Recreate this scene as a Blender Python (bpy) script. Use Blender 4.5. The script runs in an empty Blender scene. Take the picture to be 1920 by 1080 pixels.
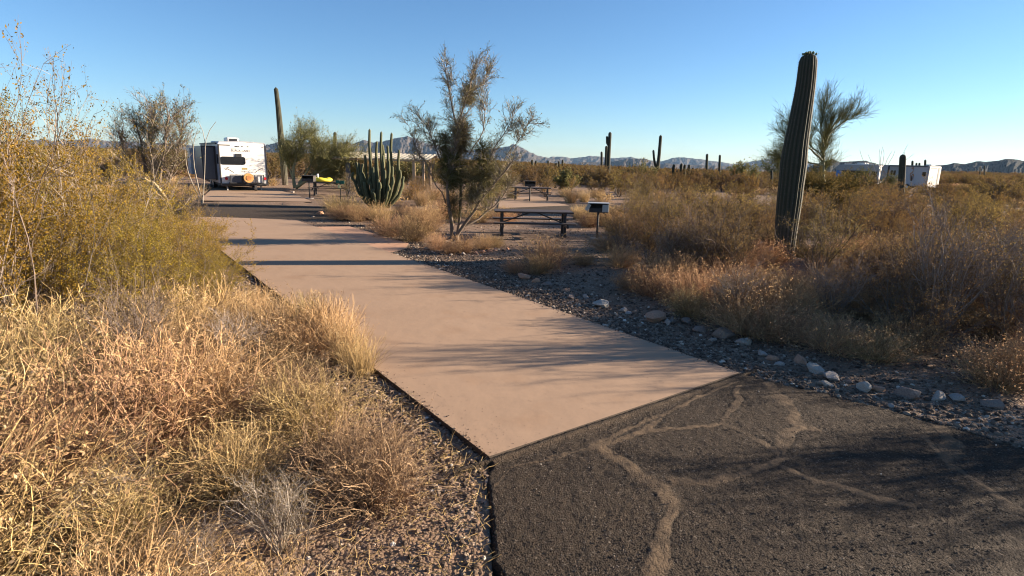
import bpy, math, random
import numpy as np
from mathutils import Matrix, Vector

R_ = math.radians
SC = bpy.context.scene
COL = SC.collection
rnd = random.Random(7)

# ------------------------------------------------------------------ camera
F, CH, HY, ROLL = 1070.0, 2.2, 300.0, R_(1.58)
PITCH = math.atan((540 - HY) / F)
_c, _s = math.cos(PITCH), math.sin(PITCH)
RV = Vector((1, 0, 0)); FV = Vector((0, _c, -_s)); UV = Vector((0, _s, _c))
CR = RV * math.cos(ROLL) + UV * math.sin(ROLL)
CU = UV * math.cos(ROLL) - RV * math.sin(ROLL)
camd = bpy.data.cameras.new('camera')
camd.sensor_width = 36; camd.lens = F / 1920 * 36
camd.clip_start = 0.05; camd.clip_end = 60000
cam = bpy.data.objects.new('camera', camd); COL.objects.link(cam)
M = Matrix((CR, CU, -FV)).transposed().to_4x4(); M.translation = (0, 0, CH)
cam.matrix_world = M
SC.camera = cam

# ------------------------------------------------------------------ light
SUN_EL, SUN_AZ = 14.0, 80.0          # azimuth clockwise from +Y
EXPOSURE = 1.95
w = bpy.data.worlds.new('World'); SC.world = w; w.use_nodes = True
nt = w.node_tree; nt.nodes.clear()
sky = nt.nodes.new('ShaderNodeTexSky'); sky.sky_type = 'NISHITA'; sky.sun_disc = False
sky.sun_elevation = R_(SUN_EL); sky.sun_rotation = R_(SUN_AZ)
sky.altitude = 900; sky.air_density = 1.0; sky.dust_density = 0.15; sky.ozone_density = 4.5
bg = nt.nodes.new('ShaderNodeBackground'); bg.inputs[1].default_value = 0.044
wo = nt.nodes.new('ShaderNodeOutputWorld')
hs = nt.nodes.new('ShaderNodeHueSaturation'); hs.inputs['Saturation'].default_value = 1.02; hs.inputs['Value'].default_value = 1.14
nt.links.new(sky.outputs[0], hs.inputs['Color']); nt.links.new(hs.outputs[0], bg.inputs[0]); nt.links.new(bg.outputs[0], wo.inputs[0])
ld = bpy.data.lights.new('sun', 'SUN'); ld.energy = 5.0; ld.angle = R_(0.5); ld.color = (1, 0.83, 0.64)
sun = bpy.data.objects.new('sun', ld); COL.objects.link(sun)
SD = Vector((math.sin(R_(SUN_AZ)) * math.cos(R_(SUN_EL)), math.cos(R_(SUN_AZ)) * math.cos(R_(SUN_EL)), math.sin(R_(SUN_EL))))
sun.rotation_euler = SD.to_track_quat('Z', 'Y').to_euler(); sun.location = (20, 5, 20)
SC.view_settings.view_transform = 'Standard'; SC.view_settings.look = 'None'
SC.view_settings.exposure = EXPOSURE; SC.view_settings.gamma = 1
SC.view_settings.use_curve_mapping = False
SC.cycles.filter_width = 1.1; SC.cycles.use_denoising = True; SC.cycles.use_adaptive_sampling = False; SC.cycles.max_bounces = 6; SC.cycles.diffuse_bounces = 3; SC.cycles.transmission_bounces = 4
SC.cycles.volume_bounces = 0; SC.cycles.transparent_max_bounces = 8

# ------------------------------------------------------------------ helpers
def ray(px, py):
    return RV * 0 + CR * (px - 960) + CU * (540 - py) + FV * F
def G(px, py, z=0.0):
    d = ray(px, py); t = (z - CH) / d.z
    return Vector((d.x * t, d.y * t, z))
def P(px, py, Y):
    d = ray(px, py); t = Y / d.y
    return Vector((d.x * t, Y, CH + d.z * t))

def tag(o, label=None, cat=None, group=None, kind=None):
    if label: o['label'] = label
    if cat: o['category'] = cat
    if group: o['group'] = group
    if kind: o['kind'] = kind
    return o
def mesh(name, V, Fs, mats, midx=None, smooth=False):
    """V (n,3); Fs one array or a list of arrays of quads / tris"""
    if isinstance(Fs, np.ndarray): Fs = [Fs]
    V = np.asarray(V, dtype=np.float32)
    Fs = [f for f in Fs if len(f)]
    me = bpy.data.meshes.new(name)
    nl = sum(f.size for f in Fs); npoly = sum(len(f) for f in Fs)
    me.vertices.add(len(V)); me.vertices.foreach_set('co', V.ravel())
    me.loops.add(nl); me.polygons.add(npoly)
    me.loops.foreach_set('vertex_index', np.concatenate([f.ravel() for f in Fs]).astype(np.int32))
    tot = np.concatenate([np.full(len(f), f.shape[1]) for f in Fs])
    st = np.concatenate([[0], np.cumsum(tot)[:-1]]).astype(np.int32)
    me.polygons.foreach_set('loop_start', st)
    if not isinstance(mats, (list, tuple)): mats = [mats]
    for m in mats: me.materials.append(m)
    if midx is not None: me.polygons.foreach_set('material_index', np.asarray(midx, dtype=np.int32))
    me.update(calc_edges=True)
    me.polygons.foreach_set('use_smooth', np.full(npoly, bool(smooth)))
    me.validate()
    return me
def ob(name, me, parent=None, loc=None, rz=0.0, sc=None):
    o = bpy.data.objects.new(name, me); COL.objects.link(o)
    if parent: o.parent = parent
    if loc is not None: o.location = loc
    if rz: o.rotation_euler = (0, 0, rz)
    if sc: o.scale = (sc, sc, sc) if isinstance(sc, (int, float)) else sc
    return o
def empty(name, label, cat, loc=(0, 0, 0), rz=0, group=None, sc=None):
    o = ob(name, None, None, loc, rz, sc); o.empty_display_size = 0.2
    return tag(o, label, cat, group)
def dup(o, parent=None):
    c = o.copy(); COL.objects.link(c)
    if parent: c.parent = parent
    for ch in list(o.children): dup(ch, c)
    return c

class MB:
    """collects solid primitives into one mesh"""
    def __init__(s): s.v = []; s.f = []; s.n = 0
    def add(s, V, Fc):
        V = np.asarray(V, dtype=float); s.v.append(V)
        s.f += [[i + s.n for i in f] for f in Fc]; s.n += len(V); return s
    def box(s, x0, x1, y0, y1, z0, z1, b=0.0):
        if b <= 0:
            V = [(x, y, z) for z in (z0, z1) for y in (y0, y1) for x in (x0, x1)]
            return s.add(V, [(0, 2, 3, 1), (4, 5, 7, 6), (0, 1, 5, 4), (2, 6, 7, 3), (0, 4, 6, 2), (1, 3, 7, 5)])
        c = Vector(((x0 + x1) / 2, (y0 + y1) / 2, (z0 + z1) / 2)); h = Vector(((x1 - x0) / 2, (y1 - y0) / 2, (z1 - z0) / 2))
        b = min(b, h.x * .9, h.y * .9, h.z * .9); V = []
        for sx in (-1, 1):
            for sy in (-1, 1):
                for sz in (-1, 1):
                    V.append((c.x + sx * h.x, c.y + sy * (h.y - b), c.z + sz * (h.z - b)))
                    V.append((c.x + sx * (h.x - b), c.y + sy * h.y, c.z + sz * (h.z - b)))
                    V.append((c.x + sx * (h.x - b), c.y + sy * (h.y - b), c.z + sz * h.z))
        def q(sx, sy, sz, a): return ((sx > 0) * 4 + (sy > 0) * 2 + (sz > 0)) * 3 + a
        Fc = []
        for sg in (-1, 1):
            for a in range(3):
                cs = [(-1, -1), (1, -1), (1, 1), (-1, 1)]
                if sg < 0: cs = cs[::-1]
                fc = []
                for u, v in cs:
                    p = [0, 0, 0]; p[a] = sg; p[(a + 1) % 3] = u; p[(a + 2) % 3] = v
                    fc.append(q(*p, a))
                Fc.append(fc)
        for a in range(3):
            for u in (-1, 1):
                for v in (-1, 1):
                    b1, b2 = (a + 1) % 3, (a + 2) % 3
                    p0 = [0, 0, 0]; p0[a] = -1; p0[b1] = u; p0[b2] = v
                    p1 = list(p0); p1[a] = 1
                    Fc.append((q(*p0, b1), q(*p1, b1), q(*p1, b2), q(*p0, b2)))
        for sx in (-1, 1):
            for sy in (-1, 1):
                for sz in (-1, 1): Fc.append([q(sx, sy, sz, a) for a in range(3)])
        return s.add(V, Fc)
    def beam(s, a, b, w_, h_):
        a = Vector(a); b = Vector(b); d = (b - a).normalized()
        up = Vector((0, 0, 1)) if abs(d.z) < .95 else Vector((0, 1, 0))
        x = d.cross(up).normalized() * (w_ / 2); y = x.cross(d).normalized() * (h_ / 2)
        V = [p + i * x + j * y for p in (a, b) for i, j in ((-1, -1), (1, -1), (1, 1), (-1, 1))]
        return s.add([tuple(v) for v in V], [(3, 2, 1, 0), (4, 5, 6, 7), (0, 1, 5, 4), (1, 2, 6, 5), (2, 3, 7, 6), (3, 0, 4, 7)])
    def cyl(s, a, b, r, k=12, r2=None):
        a = Vector(a); b = Vector(b); d = (b - a).normalized(); r2 = r if r2 is None else r2
        up = Vector((0, 0, 1)) if abs(d.z) < .95 else Vector((1, 0, 0))
        x = d.cross(up).normalized(); y = x.cross(d).normalized()
        V = []
        for p, rr in ((a, r), (b, r2)):
            for i in range(k):
                t = 2 * math.pi * i / k; V.append(tuple(p + (x * math.cos(t) + y * math.sin(t)) * rr))
        Fc = [(i, (i + 1) % k, k + (i + 1) % k, k + i) for i in range(k)] + [tuple(range(k))[::-1], tuple(range(k, 2 * k))]
        return s.add(V, Fc)
    def poly(s, pts, y0, y1):
        """outline in x,z extruded from y0 to y1"""
        n = len(pts); V = [(x, y0, z) for x, z in pts] + [(x, y1, z) for x, z in pts]
        return s.add(V, [tuple(range(n)), tuple(range(n, 2 * n))[::-1]] + [(i, n + i, n + (i + 1) % n, (i + 1) % n) for i in range(n)])
    def build(s, name, m, parent=None, smooth=False, **k):
        me = bpy.data.meshes.new(name)
        me.from_pydata([tuple(map(float, v)) for V in s.v for v in V], [], s.f)
        me.materials.append(m)
        import bmesh
        bm = bmesh.new(); bm.from_mesh(me); bmesh.ops.recalc_face_normals(bm, faces=bm.faces); bm.to_mesh(me); bm.free()
        if smooth:
            me.polygons.foreach_set('use_smooth', [True] * len(me.polygons))
        return ob(name, me, parent, **k)

# value noise in numpy -------------------------------------------------
_perm = np.random.RandomState(3).rand(256, 256)
def vnoise(x, y):
    xi = np.floor(x).astype(int); yi = np.floor(y).astype(int); fx = x - xi; fy = y - yi
    fx = fx * fx * (3 - 2 * fx); fy = fy * fy * (3 - 2 * fy)
    g = lambda a, b: _perm[a & 255, b & 255]
    return (g(xi, yi) * (1 - fx) + g(xi + 1, yi) * fx) * (1 - fy) + (g(xi, yi + 1) * (1 - fx) + g(xi + 1, yi + 1) * fx) * fy
def fbm(x, y, o=4):
    a = .5; t = 0
    for i in range(o): t = t + a * vnoise(x * 2 ** i + 17.3 * i, y * 2 ** i - 9.1 * i); a *= .5
    return t

# ------------------------------------------------------------------ materials
class NT:
    def __init__(s, name):
        s.m = bpy.data.materials.new(name); s.m.use_nodes = True; s.t = s.m.node_tree; s.t.nodes.clear()
        s.out = s.n('ShaderNodeOutputMaterial')
    def n(s, t, **k):
        x = s.t.nodes.new(t)
        for a, b in k.items(): setattr(x, a, b)
        return x
    def l(s, a, b): s.t.links.new(a, b)
    def co(s, kind='Object'): return s.n('ShaderNodeTexCoord').outputs[kind]
    def noise(s, scale, detail=4, rough=.55, co=None):
        x = s.n('ShaderNodeTexNoise'); x.inputs['Scale'].default_value = scale
        x.inputs['Detail'].default_value = detail; x.inputs['Roughness'].default_value = rough
        if co is not None: s.l(co, x.inputs['Vector'])
        return x.outputs['Fac']
    def voro(s, scale, co=None, out='Color', feat='F1', rand=1):
        x = s.n('ShaderNodeTexVoronoi', feature=feat); x.inputs['Scale'].default_value = scale
        x.inputs['Randomness'].default_value = rand
        if co is not None: s.l(co, x.inputs['Vector'])
        return x.outputs[out]
    def ramp(s, fac, stops):
        x = s.n('ShaderNodeValToRGB'); e = x.color_ramp.elements
        while len(e) < len(stops): e.new(.5)
        for i, (p, c) in enumerate(stops):
            e[i].position = p; e[i].color = (*c, 1) if isinstance(c, (tuple, list)) else (c, c, c, 1)
        s.l(fac, x.inputs[0]); return x.outputs[0]
    def mix(s, fac, a, b, mode='MIX'):
        x = s.n('ShaderNodeMix', data_type='RGBA', blend_type=mode)
        for i, v in ((0, fac), (6, a), (7, b)):
            if isinstance(v, bpy.types.NodeSocket): s.l(v, x.inputs[i])
            else: x.inputs[i].default_value = (*v, 1) if isinstance(v, (tuple, list)) else v
        return x.outputs[2]
    def math(s, op, a, b=0.0, clamp=False):
        x = s.n('ShaderNodeMath', operation=op, use_clamp=clamp)
        for i, v in ((0, a), (1, b)):
            if isinstance(v, bpy.types.NodeSocket): s.l(v, x.inputs[i])
            else: x.inputs[i].default_value = v
        return x.outputs[0]
    def bump(s, h, strength, dist=.01, prev=None):
        x = s.n('ShaderNodeBump'); x.inputs['Strength'].default_value = strength; x.inputs['Distance'].default_value = dist
        s.l(h, x.inputs['Height'])
        if prev is not None: s.l(prev, x.inputs['Normal'])
        return x.outputs[0]
    def bsdf(s, col, rough=.8, normal=None, metal=0, spec=.3):
        x = s.n('ShaderNodeBsdfPrincipled')
        if isinstance(col, bpy.types.NodeSocket): s.l(col, x.inputs['Base Color'])
        else: x.inputs['Base Color'].default_value = (*col, 1)
        if isinstance(rough, bpy.types.NodeSocket): s.l(rough, x.inputs['Roughness'])
        else: x.inputs['Roughness'].default_value = rough
        x.inputs['Metallic'].default_value = metal; x.inputs['Specular IOR Level'].default_value = spec
        if normal is not None: s.l(normal, x.inputs['Normal'])
        s.l(x.outputs[0], s.out.inputs[0]); return s.m

def mat_plain(name, c, rough=.6, var=.25, scale=6, metal=0, spec=.4, bump=0):
    t = NT(name); co = t.co()
    col = t.mix(t.noise(scale, 5, .6, co), tuple(x * (1 - var) for x in c), tuple(min(1, x * (1 + var)) for x in c))
    nrm = t.bump(t.noise(scale * 6, 4, .6, co), bump, .01) if bump else None
    return t.bsdf(col, rough, nrm, metal, spec)
def mat_leaf(name, cols, transl=.35, stops=None):
    """every leaf or stalk (mesh island) takes its own tone"""
    t = NT(name)
    g = t.n('ShaderNodeNewGeometry').outputs['Random Per Island']
    n = len(cols); col = t.ramp(g, [(i / (n - 1), c) for i, c in enumerate(cols)])
    oi = t.n('ShaderNodeObjectInfo').outputs['Random']
    hsv = t.n('ShaderNodeHueSaturation'); t.l(col, hsv.inputs['Color'])
    v = t.math('ADD', t.math('MULTIPLY', oi, .5), .75); t.l(v, hsv.inputs['Value'])
    h = t.math('ADD', t.math('MULTIPLY', t.math('FRACT', t.math('MULTIPLY', oi, 7.3)), .03), .485); t.l(h, hsv.inputs['Hue'])
    d = t.n('ShaderNodeBsdfDiffuse'); t.l(hsv.outputs[0], d.inputs[0])
    if transl <= 0:
        t.l(d.outputs[0], t.out.inputs[0]); return t.m
    tr = t.n('ShaderNodeBsdfTranslucent'); t.l(hsv.outputs[0], tr.inputs[0])
    mx = t.n('ShaderNodeMixShader'); mx.inputs[0].default_value = transl
    t.l(d.outputs[0], mx.inputs[1]); t.l(tr.outputs[0], mx.inputs[2]); t.l(mx.outputs[0], t.out.inputs[0])
    return t.m

def m_concrete(name, base):
    t = NT(name); co = t.co('Generated') if False else t.n('ShaderNodeNewGeometry').outputs['Position']
    b = Vector(base)
    c = t.mix(t.noise(.9, 5, .6, co), tuple(b * .84), tuple(b * 1.12))
    st = t.ramp(t.noise(1.7, 3, .5, co), [(.55, 0.0), (.75, 1.0)])
    c = t.mix(t.math('MULTIPLY', st, .45), c, (b.x * .80, b.y * .70, b.z * .60))
    sp = t.ramp(t.noise(260, 3, .7, co), [(.35, 0.0), (.65, 1.0)])
    c = t.mix(t.math('MULTIPLY', sp, .22), c, tuple(b * 1.35))
    pit = t.ramp(t.voro(38, co, 'Distance'), [(.0, 1.0), (.11, 0.0)])
    pm = t.ramp(t.noise(5, 3, .5, co), [(.5, 0.0), (.62, 1.0)])
    pit = t.math('MULTIPLY', pit, pm)
    c = t.mix(t.math('MULTIPLY', pit, .35), c, tuple(b * .4))
    n1 = t.bump(t.noise(300, 3, .7, co), .35, .002)
    n2 = t.bump(t.noise(4, 3, .5, co), .25, .02, n1)
    return t.bsdf(c, .88, n2, 0, .2)
M_pad = m_concrete('pink_concrete', (.335, .228, .152))
M_pad2 = m_concrete('orange_concrete', (.44, .26, .165))

M_edge = mat_plain('dirt_and_shade_slab_edge', (.055, .040, .028), .95, .5, 12, bump=.6)  # slab sides and bevels: dirt, with their shade also painted into the colour
def m_ground():
    t = NT('desert_gravel_ground'); co = t.n('ShaderNodeNewGeometry').outputs['Position']
    v1 = t.voro(42, co, 'Color'); sep = t.n('ShaderNodeSeparateColor'); t.l(v1, sep.inputs[0])
    st = t.ramp(sep.outputs[0], [(0, (.09, .062, .043)), (.35, (.17, .12, .083)), (.7, (.26, .185, .13)), (1, (.42, .35, .28))])
    soil = t.mix(t.noise(3, 6, .6, co), (.14, .094, .062), (.24, .16, .108))
    mk = t.ramp(t.noise(1.1, 4, .6, co), [(.38, 0.0), (.60, 1.0)])
    c = t.mix(t.math('MULTIPLY', mk, .75), soil, st)
    big = t.noise(.25, 4, .6, co)
    c = t.mix(t.math('MULTIPLY', big, .4), c, (.27, .17, .11))
    # distance from the campground: open desert flat, clothed in scrub too small to tell apart
    ln = t.n('ShaderNodeVectorMath', operation='LENGTH'); t.l(co, ln.inputs[0])
    far = t.n('ShaderNodeMapRange'); far.inputs[1].default_value = 120; far.inputs[2].default_value = 420
    t.l(ln.outputs['Value'], far.inputs[0])
    sc = t.mix(t.ramp(t.noise(.02, 8, .7, co), [(.35, 0.0), (.65, 1.0)]), (.065, .058, .028), (.15, .11, .055))
    sc = t.mix(t.ramp(t.noise(.004, 5, .6, co), [(.45, 0.0), (.7, 1.0)]), sc, (.20, .15, .10))
    c = t.mix(far.outputs[0], c, sc)
    h = t.voro(42, co, 'Distance'); hn = t.math('MULTIPLY', h, -1)
    n1 = t.bump(hn, .9, .012); n2 = t.bump(t.noise(9, 5, .65, co), .6, .05, n1)
    return t.bsdf(c, .92, n2, 0, .15)
M_ground = m_ground()

def m_asphalt(name, attr=False, k_=1.0):
    t = NT(name); co = t.n('ShaderNodeNewGeometry').outputs['Position']
    v = t.voro(88, co, 'Color'); sep = t.n('ShaderNodeSeparateColor'); t.l(v, sep.inputs[0])
    c = t.ramp(sep.outputs[0], [(0, (.022, .016, .011)), (.6, (.052, .037, .025)), (.93, (.092, .068, .048)), (1, (.28, .24, .20))])
    c = t.mix(t.noise(1.3, 5, .6, co), c, (.064, .044, .028))
    if k_ != 1: c = t.mix(1.0, c, (k_, k_, k_), 'MULTIPLY')
    h = t.voro(88, co, 'Distance')
    if attr:
        a = t.n('ShaderNodeAttribute', attribute_name='dirt').outputs['Fac']
        k = t.n('ShaderNodeAttribute', attribute_name='crack').outputs['Fac']
        dirt = t.mix(t.noise(30, 5, .7, co), (.085, .057, .034), (.145, .100, .061))
        c = t.mix(a, c, dirt); c = t.mix(t.math('MULTIPLY', k, .8), c, (.018, .014, .011))
        sm = t.math('SUBTRACT', 1.0, t.math('MULTIPLY', a, .8)); h = t.math('MULTIPLY', h, sm)
    n1 = t.bump(h, 1.0, -.022); n2 = t.bump(t.noise(34, 5, .7, co), .9, .03, n1)
    return t.bsdf(c, .9, n2, 0, .25)
M_asph = m_asphalt('cracked_asphalt', True); M_asph2 = m_asphalt('worn_asphalt', False, 1.15)

def m_mountain(lo=(.040, .036, .032), hi=(.12, .098, .080)):
    t = NT('desert_mountain_rock'); co = t.n('ShaderNodeNewGeometry').outputs['Position']
    c = t.mix(t.ramp(t.noise(.006, 8, .65, co), [(.35, 0.0), (.65, 1.0)]), lo, hi)
    n = t.bump(t.noise(.01, 9, .7, co), 1.0, 60)
    return t.bsdf(c, .95, n, 0, .1)
M_mount = m_mountain()

M_rock = []
for i, (a, b) in enumerate([((.25, .21, .18), (.45, .40, .35)), ((.28, .165, .11), (.50, .31, .21)), ((.17, .13, .11), (.33, .26, .21)), ((.28, .25, .21), (.48, .43, .36)), ((.42, .21, .12), (.56, .31, .18))]):
    t = NT('rock_' + ['grey', 'brown', 'dark', 'pale', 'orange'][i]); co = t.co()
    c = t.mix(t.ramp(t.noise(9, 6, .7, co), [(.3, 0.0), (.7, 1.0)]), a, b)
    M_rock.append(t.bsdf(c, .9, t.bump(t.noise(30, 6, .7, co), .8, .01), 0, .2))
def m_gravel():
    t = NT('loose_gravel'); r = t.n('ShaderNodeObjectInfo').outputs['Random']
    c = t.ramp(r, [(0, (.05, .036, .028)), (.35, (.10, .072, .053)), (.7, (.15, .105, .075)), (.94, (.27, .21, .155)), (1, (.60, .53, .44))])
    return t.bsdf(c, .9, None, 0, .2)
M_gravel = m_gravel()

L_creo = mat_leaf('creosote_leaf', [(.13, .10, .020), (.25, .165, .026), (.32, .21, .032), (.17, .125, .030), (.38, .25, .05)], .4)
L_creo_dry = mat_leaf('creosote_leaf_brown', [(.16, .105, .046), (.23, .150, .065), (.12, .09, .042), (.20, .145, .065)], .4)
L_creo_mid = mat_leaf('creosote_leaf_dull', [(.14, .10, .035), (.24, .155, .050), (.31, .195, .065), (.11, .08, .035), (.19, .135, .05)], .45)
L_straw = mat_leaf('dry_straw', [(.22, .145, .07), (.56, .39, .185), (.40, .27, .125), (.09, .06, .036), (.70, .52, .28)], .1)
L_strawgrey = mat_leaf('dead_grey_straw', [(.18, .125, .075), (.42, .30, .165), (.30, .21, .12), (.09, .063, .042), (.54, .40, .24)], .1)
L_husk = mat_leaf('dry_husk', [(.30, .20, .10), (.48, .35, .19), (.20, .13, .07), (.58, .46, .29)], .3)
L_burs = mat_leaf('bursage_twig', [(.42, .28, .15), (.54, .36, .19), (.22, .15, .10), (.46, .30, .16)], .2)
L_bursleaf = mat_leaf('bursage_leaf', [(.52, .34, .17), (.38, .25, .12), (.62, .43, .23), (.24, .16, .09)], .4)
L_rust = mat_leaf('rust_leaf', [(.42, .20, .06), (.36, .15, .05), (.50, .27, .09)], .4)
L_bark = mat_leaf('grey_bark', [(.20, .16, .13), (.30, .25, .21), (.15, .12, .095), (.36, .31, .26)], 0)
L_darkbark = mat_leaf('dark_bark', [(.09, .07, .055), (.15, .12, .10), (.20, .16, .13)], 0)
L_palo = mat_leaf('green_twig', [(.15, .15, .06), (.22, .20, .08), (.28, .25, .11), (.12, .12, .05)], .2)
L_palo_dark = mat_leaf('grey_green_twig', [(.14, .13, .055), (.20, .17, .08), (.26, .21, .11), (.10, .095, .045)], .25)
L_mist = mat_leaf('mistletoe_twig', [(.045, .052, .02), (.08, .085, .032), (.15, .13, .05), (.06, .062, .024)], .2)
L_far = mat_leaf('scrub_foliage', [(.10, .080, .034), (.19, .125, .048), (.26, .165, .060), (.14, .10, .045)], .3)
M_palobark = mat_plain('palo_verde_bark', (.24, .225, .12), .7, .3, 8, bump=.3)
M_barkbig = mat_plain('weathered_bark', (.15, .115, .085), .9, .45, 20, bump=.8)
M_skel = mat_plain('dead_cactus_wood', (.50, .38, .22), .9, .4, 14, bump=.8)
M_ocot = mat_plain('ocotillo_stem', (.26, .23, .19), .9, .3, 10)

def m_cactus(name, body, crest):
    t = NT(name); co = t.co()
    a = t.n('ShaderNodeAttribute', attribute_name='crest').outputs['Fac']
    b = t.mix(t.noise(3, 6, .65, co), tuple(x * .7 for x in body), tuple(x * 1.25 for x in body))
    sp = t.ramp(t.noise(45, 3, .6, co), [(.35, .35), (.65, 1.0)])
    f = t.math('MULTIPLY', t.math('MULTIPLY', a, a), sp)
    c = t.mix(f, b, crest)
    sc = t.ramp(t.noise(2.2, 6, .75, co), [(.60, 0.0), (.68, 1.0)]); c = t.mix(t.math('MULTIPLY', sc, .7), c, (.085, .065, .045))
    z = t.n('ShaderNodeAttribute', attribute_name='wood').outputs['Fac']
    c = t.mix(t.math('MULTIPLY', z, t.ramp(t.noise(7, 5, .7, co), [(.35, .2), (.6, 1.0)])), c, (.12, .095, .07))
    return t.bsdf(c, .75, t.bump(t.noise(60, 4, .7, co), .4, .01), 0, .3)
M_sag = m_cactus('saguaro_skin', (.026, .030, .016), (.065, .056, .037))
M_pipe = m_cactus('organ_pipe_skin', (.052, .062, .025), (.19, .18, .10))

M_black = mat_plain('black_painted_steel', (.028, .027, .026), .55, .3, 12, spec=.5)
M_tabletop = mat_plain('dark_brown_plank', (.06, .042, .032), .6, .35, 9, bump=.3)
M_steel = mat_plain('galvanised_steel', (.42, .41, .38), .45, .2, 14, metal=.4)
M_grill = mat_plain('sooty_grill_steel', (.05, .045, .04), .8, .5, 14, bump=.4)
M_white = mat_plain('white_fibreglass', (.60, .58, .55), .35, .05, 3, spec=.5)
M_camper = mat_plain('greyish_white_fibreglass', (.31, .29, .27), .5, .15, 2)  # darker, greyer white than the trailer's, for the camper bodies
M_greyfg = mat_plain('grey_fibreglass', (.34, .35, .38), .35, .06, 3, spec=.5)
M_darkfg = mat_plain('charcoal_fibreglass', (.055, .058, .072), .35, .1, 3, spec=.5)
M_trim = mat_plain('black_trim', (.02, .02, .022), .5, .2, 5)
M_glass = NT('dark_tinted_glass').bsdf((.012, .014, .018), .06, None, 0, .6)
M_rubber = mat_plain('tyre_rubber', (.03, .028, .026), .85, .2, 20)
M_red = NT('tail_light_red').bsdf((.45, .02, .025), .25)
M_orange = mat_plain('orange_wheel_cover', (.40, .22, .07), .7, .4, 9)
M_rim = mat_plain('wheel_rim', (.5, .5, .5), .35, .1, 5, metal=.7)
M_yellow = mat_plain('yellow_fabric', (.75, .62, .05), .6, .12, 9)
M_green = mat_plain('green_sign_paint', (.012, .12, .075), .5, .15, 9)
M_paper = mat_plain('pale_yellow_card', (.70, .66, .30), .8, .1, 9)
M_roofw = mat_plain('cream_roof_sheet', (.56, .49, .35), .55, .12, 3, spec=.4)
M_wood = mat_plain('weathered_post_wood', (.38, .27, .17), .85, .3, 8, bump=.3)
M_conc = mat_plain('grey_concrete', (.36, .31, .26), .9, .2, 8, bump=.3)
M_blue = mat_plain('blue_panel', (.07, .20, .42), .5, .3, 9)
M_decal = mat_plain('dark_decal', (.07, .055, .05), .5, .2, 9)
M_decal2 = mat_plain('rust_decal', (.36, .15, .05), .5, .4, 9)

# ------------------------------------------------------------------ plant geometry
def nrm(v): return v / np.maximum(np.linalg.norm(v, axis=-1, keepdims=True), 1e-9)
def grow(rg, S, D, L, m, wander=.2, up=0.0, curl=0.0):
    n = len(S); Pt = np.zeros((n, m, 3)); Pt[:, 0] = S; d = nrm(np.asarray(D, float)); bend = rg.normal(0, 1, (n, 3)) * curl
    st = (np.asarray(L) / (m - 1))[:, None]
    for i in range(1, m):
        d = nrm(d + rg.normal(0, wander, (n, 3)) + bend + np.array([0, 0, up])); Pt[:, i] = Pt[:, i - 1] + d * st
    return Pt
def spawn(rg, Pt, n, t0, t1, ang, upb=0.0):
    k, m, _ = Pt.shape; ln = np.linalg.norm(np.diff(Pt, axis=1), axis=2).sum(1); idx = rg.choice(k, n, p=ln / ln.sum()); t = rg.uniform(t0, t1, n) * (m - 1)
    i = np.minimum(t.astype(int), m - 2); f = (t - i)[:, None]
    a = Pt[idx, i]; b = Pt[idx, i + 1]; S = a + (b - a) * f; T = nrm(b - a)
    r = nrm(np.cross(T, rg.normal(0, 1, (n, 3)))); an = (ang * rg.uniform(.6, 1.4, n))[:, None]
    D = nrm(T * np.cos(an) + r * np.sin(an) + np.array([0, 0, upb]))
    return S, D, idx
def tubes(Pt, r0, r1, k=3):
    """n polylines -> k sided prisms; r0, r1 scalar or (n,)"""
    n, m, _ = Pt.shape
    T = nrm(np.gradient(Pt, axis=1)); ref = np.where(np.abs(T[:, :1, 2:3]) < .9, np.array([0, 0, 1.]), np.array([1., 0, 0]))
    X = nrm(np.cross(T, np.broadcast_to(ref, T.shape))); Y = np.cross(T, X)
    r = np.asarray(r0).reshape(-1, 1) * np.ones((n, 1)) + (np.asarray(r1).reshape(-1, 1) - np.asarray(r0).reshape(-1, 1)) * np.linspace(0, 1, m)[None]
    th = np.arange(k) * 2 * np.pi / k
    V = Pt[:, :, None] + r[:, :, None, None] * (np.cos(th)[:, None] * X[:, :, None] + np.sin(th)[:, None] * Y[:, :, None])
    base = (np.arange(n) * m * k)[:, None, None]; j = np.arange(m - 1)[None, :, None] * k; q = np.arange(k)[None, None]
    q2 = (q + 1) % k
    Fc = np.stack([base + j + q, base + j + q2, base + j + k + q2, base + j + k + q], -1).reshape(-1, 4)
    return V.reshape(-1, 3), Fc
def flakes(rg, C, size, stretch=1.8, dirs=None):
    """n small pointed leaves (rhombs)"""
    n = len(C); a = nrm(rg.normal(0, 1, (n, 3))) if dirs is None else nrm(dirs + rg.normal(0, .5, (n, 3)))
    b = nrm(np.cross(a, rg.normal(0, 1, (n, 3)))); s = (size * rg.uniform(.6, 1.4, n))[:, None]
    V = np.stack([C, C + a * s * stretch * .5 + b * s * .5, C + a * s * stretch, C + a * s * stretch * .5 - b * s * .5], 1)
    return V.reshape(-1, 3), (np.arange(n * 4).reshape(n, 4))
def pick(rg, Pt, n, t0, t1, jit=.01):
    S, D, _ = spawn(rg, Pt, n, t0, t1, .9); return S + rg.normal(0, jit, S.shape), D
def cat(parts):
    Vs, Fs, off = [], [], 0
    for V, Fc in parts: Vs.append(V); Fs.append(Fc + off); off += len(V)
    return np.concatenate(Vs), Fs
def cone_dirs(rg, n, a0, a1):
    az = rg.uniform(0, 2 * np.pi, n); t = rg.uniform(a0, a1, n)
    return np.stack([np.sin(t) * np.cos(az), np.sin(t) * np.sin(az), np.cos(t)], -1), az

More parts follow.
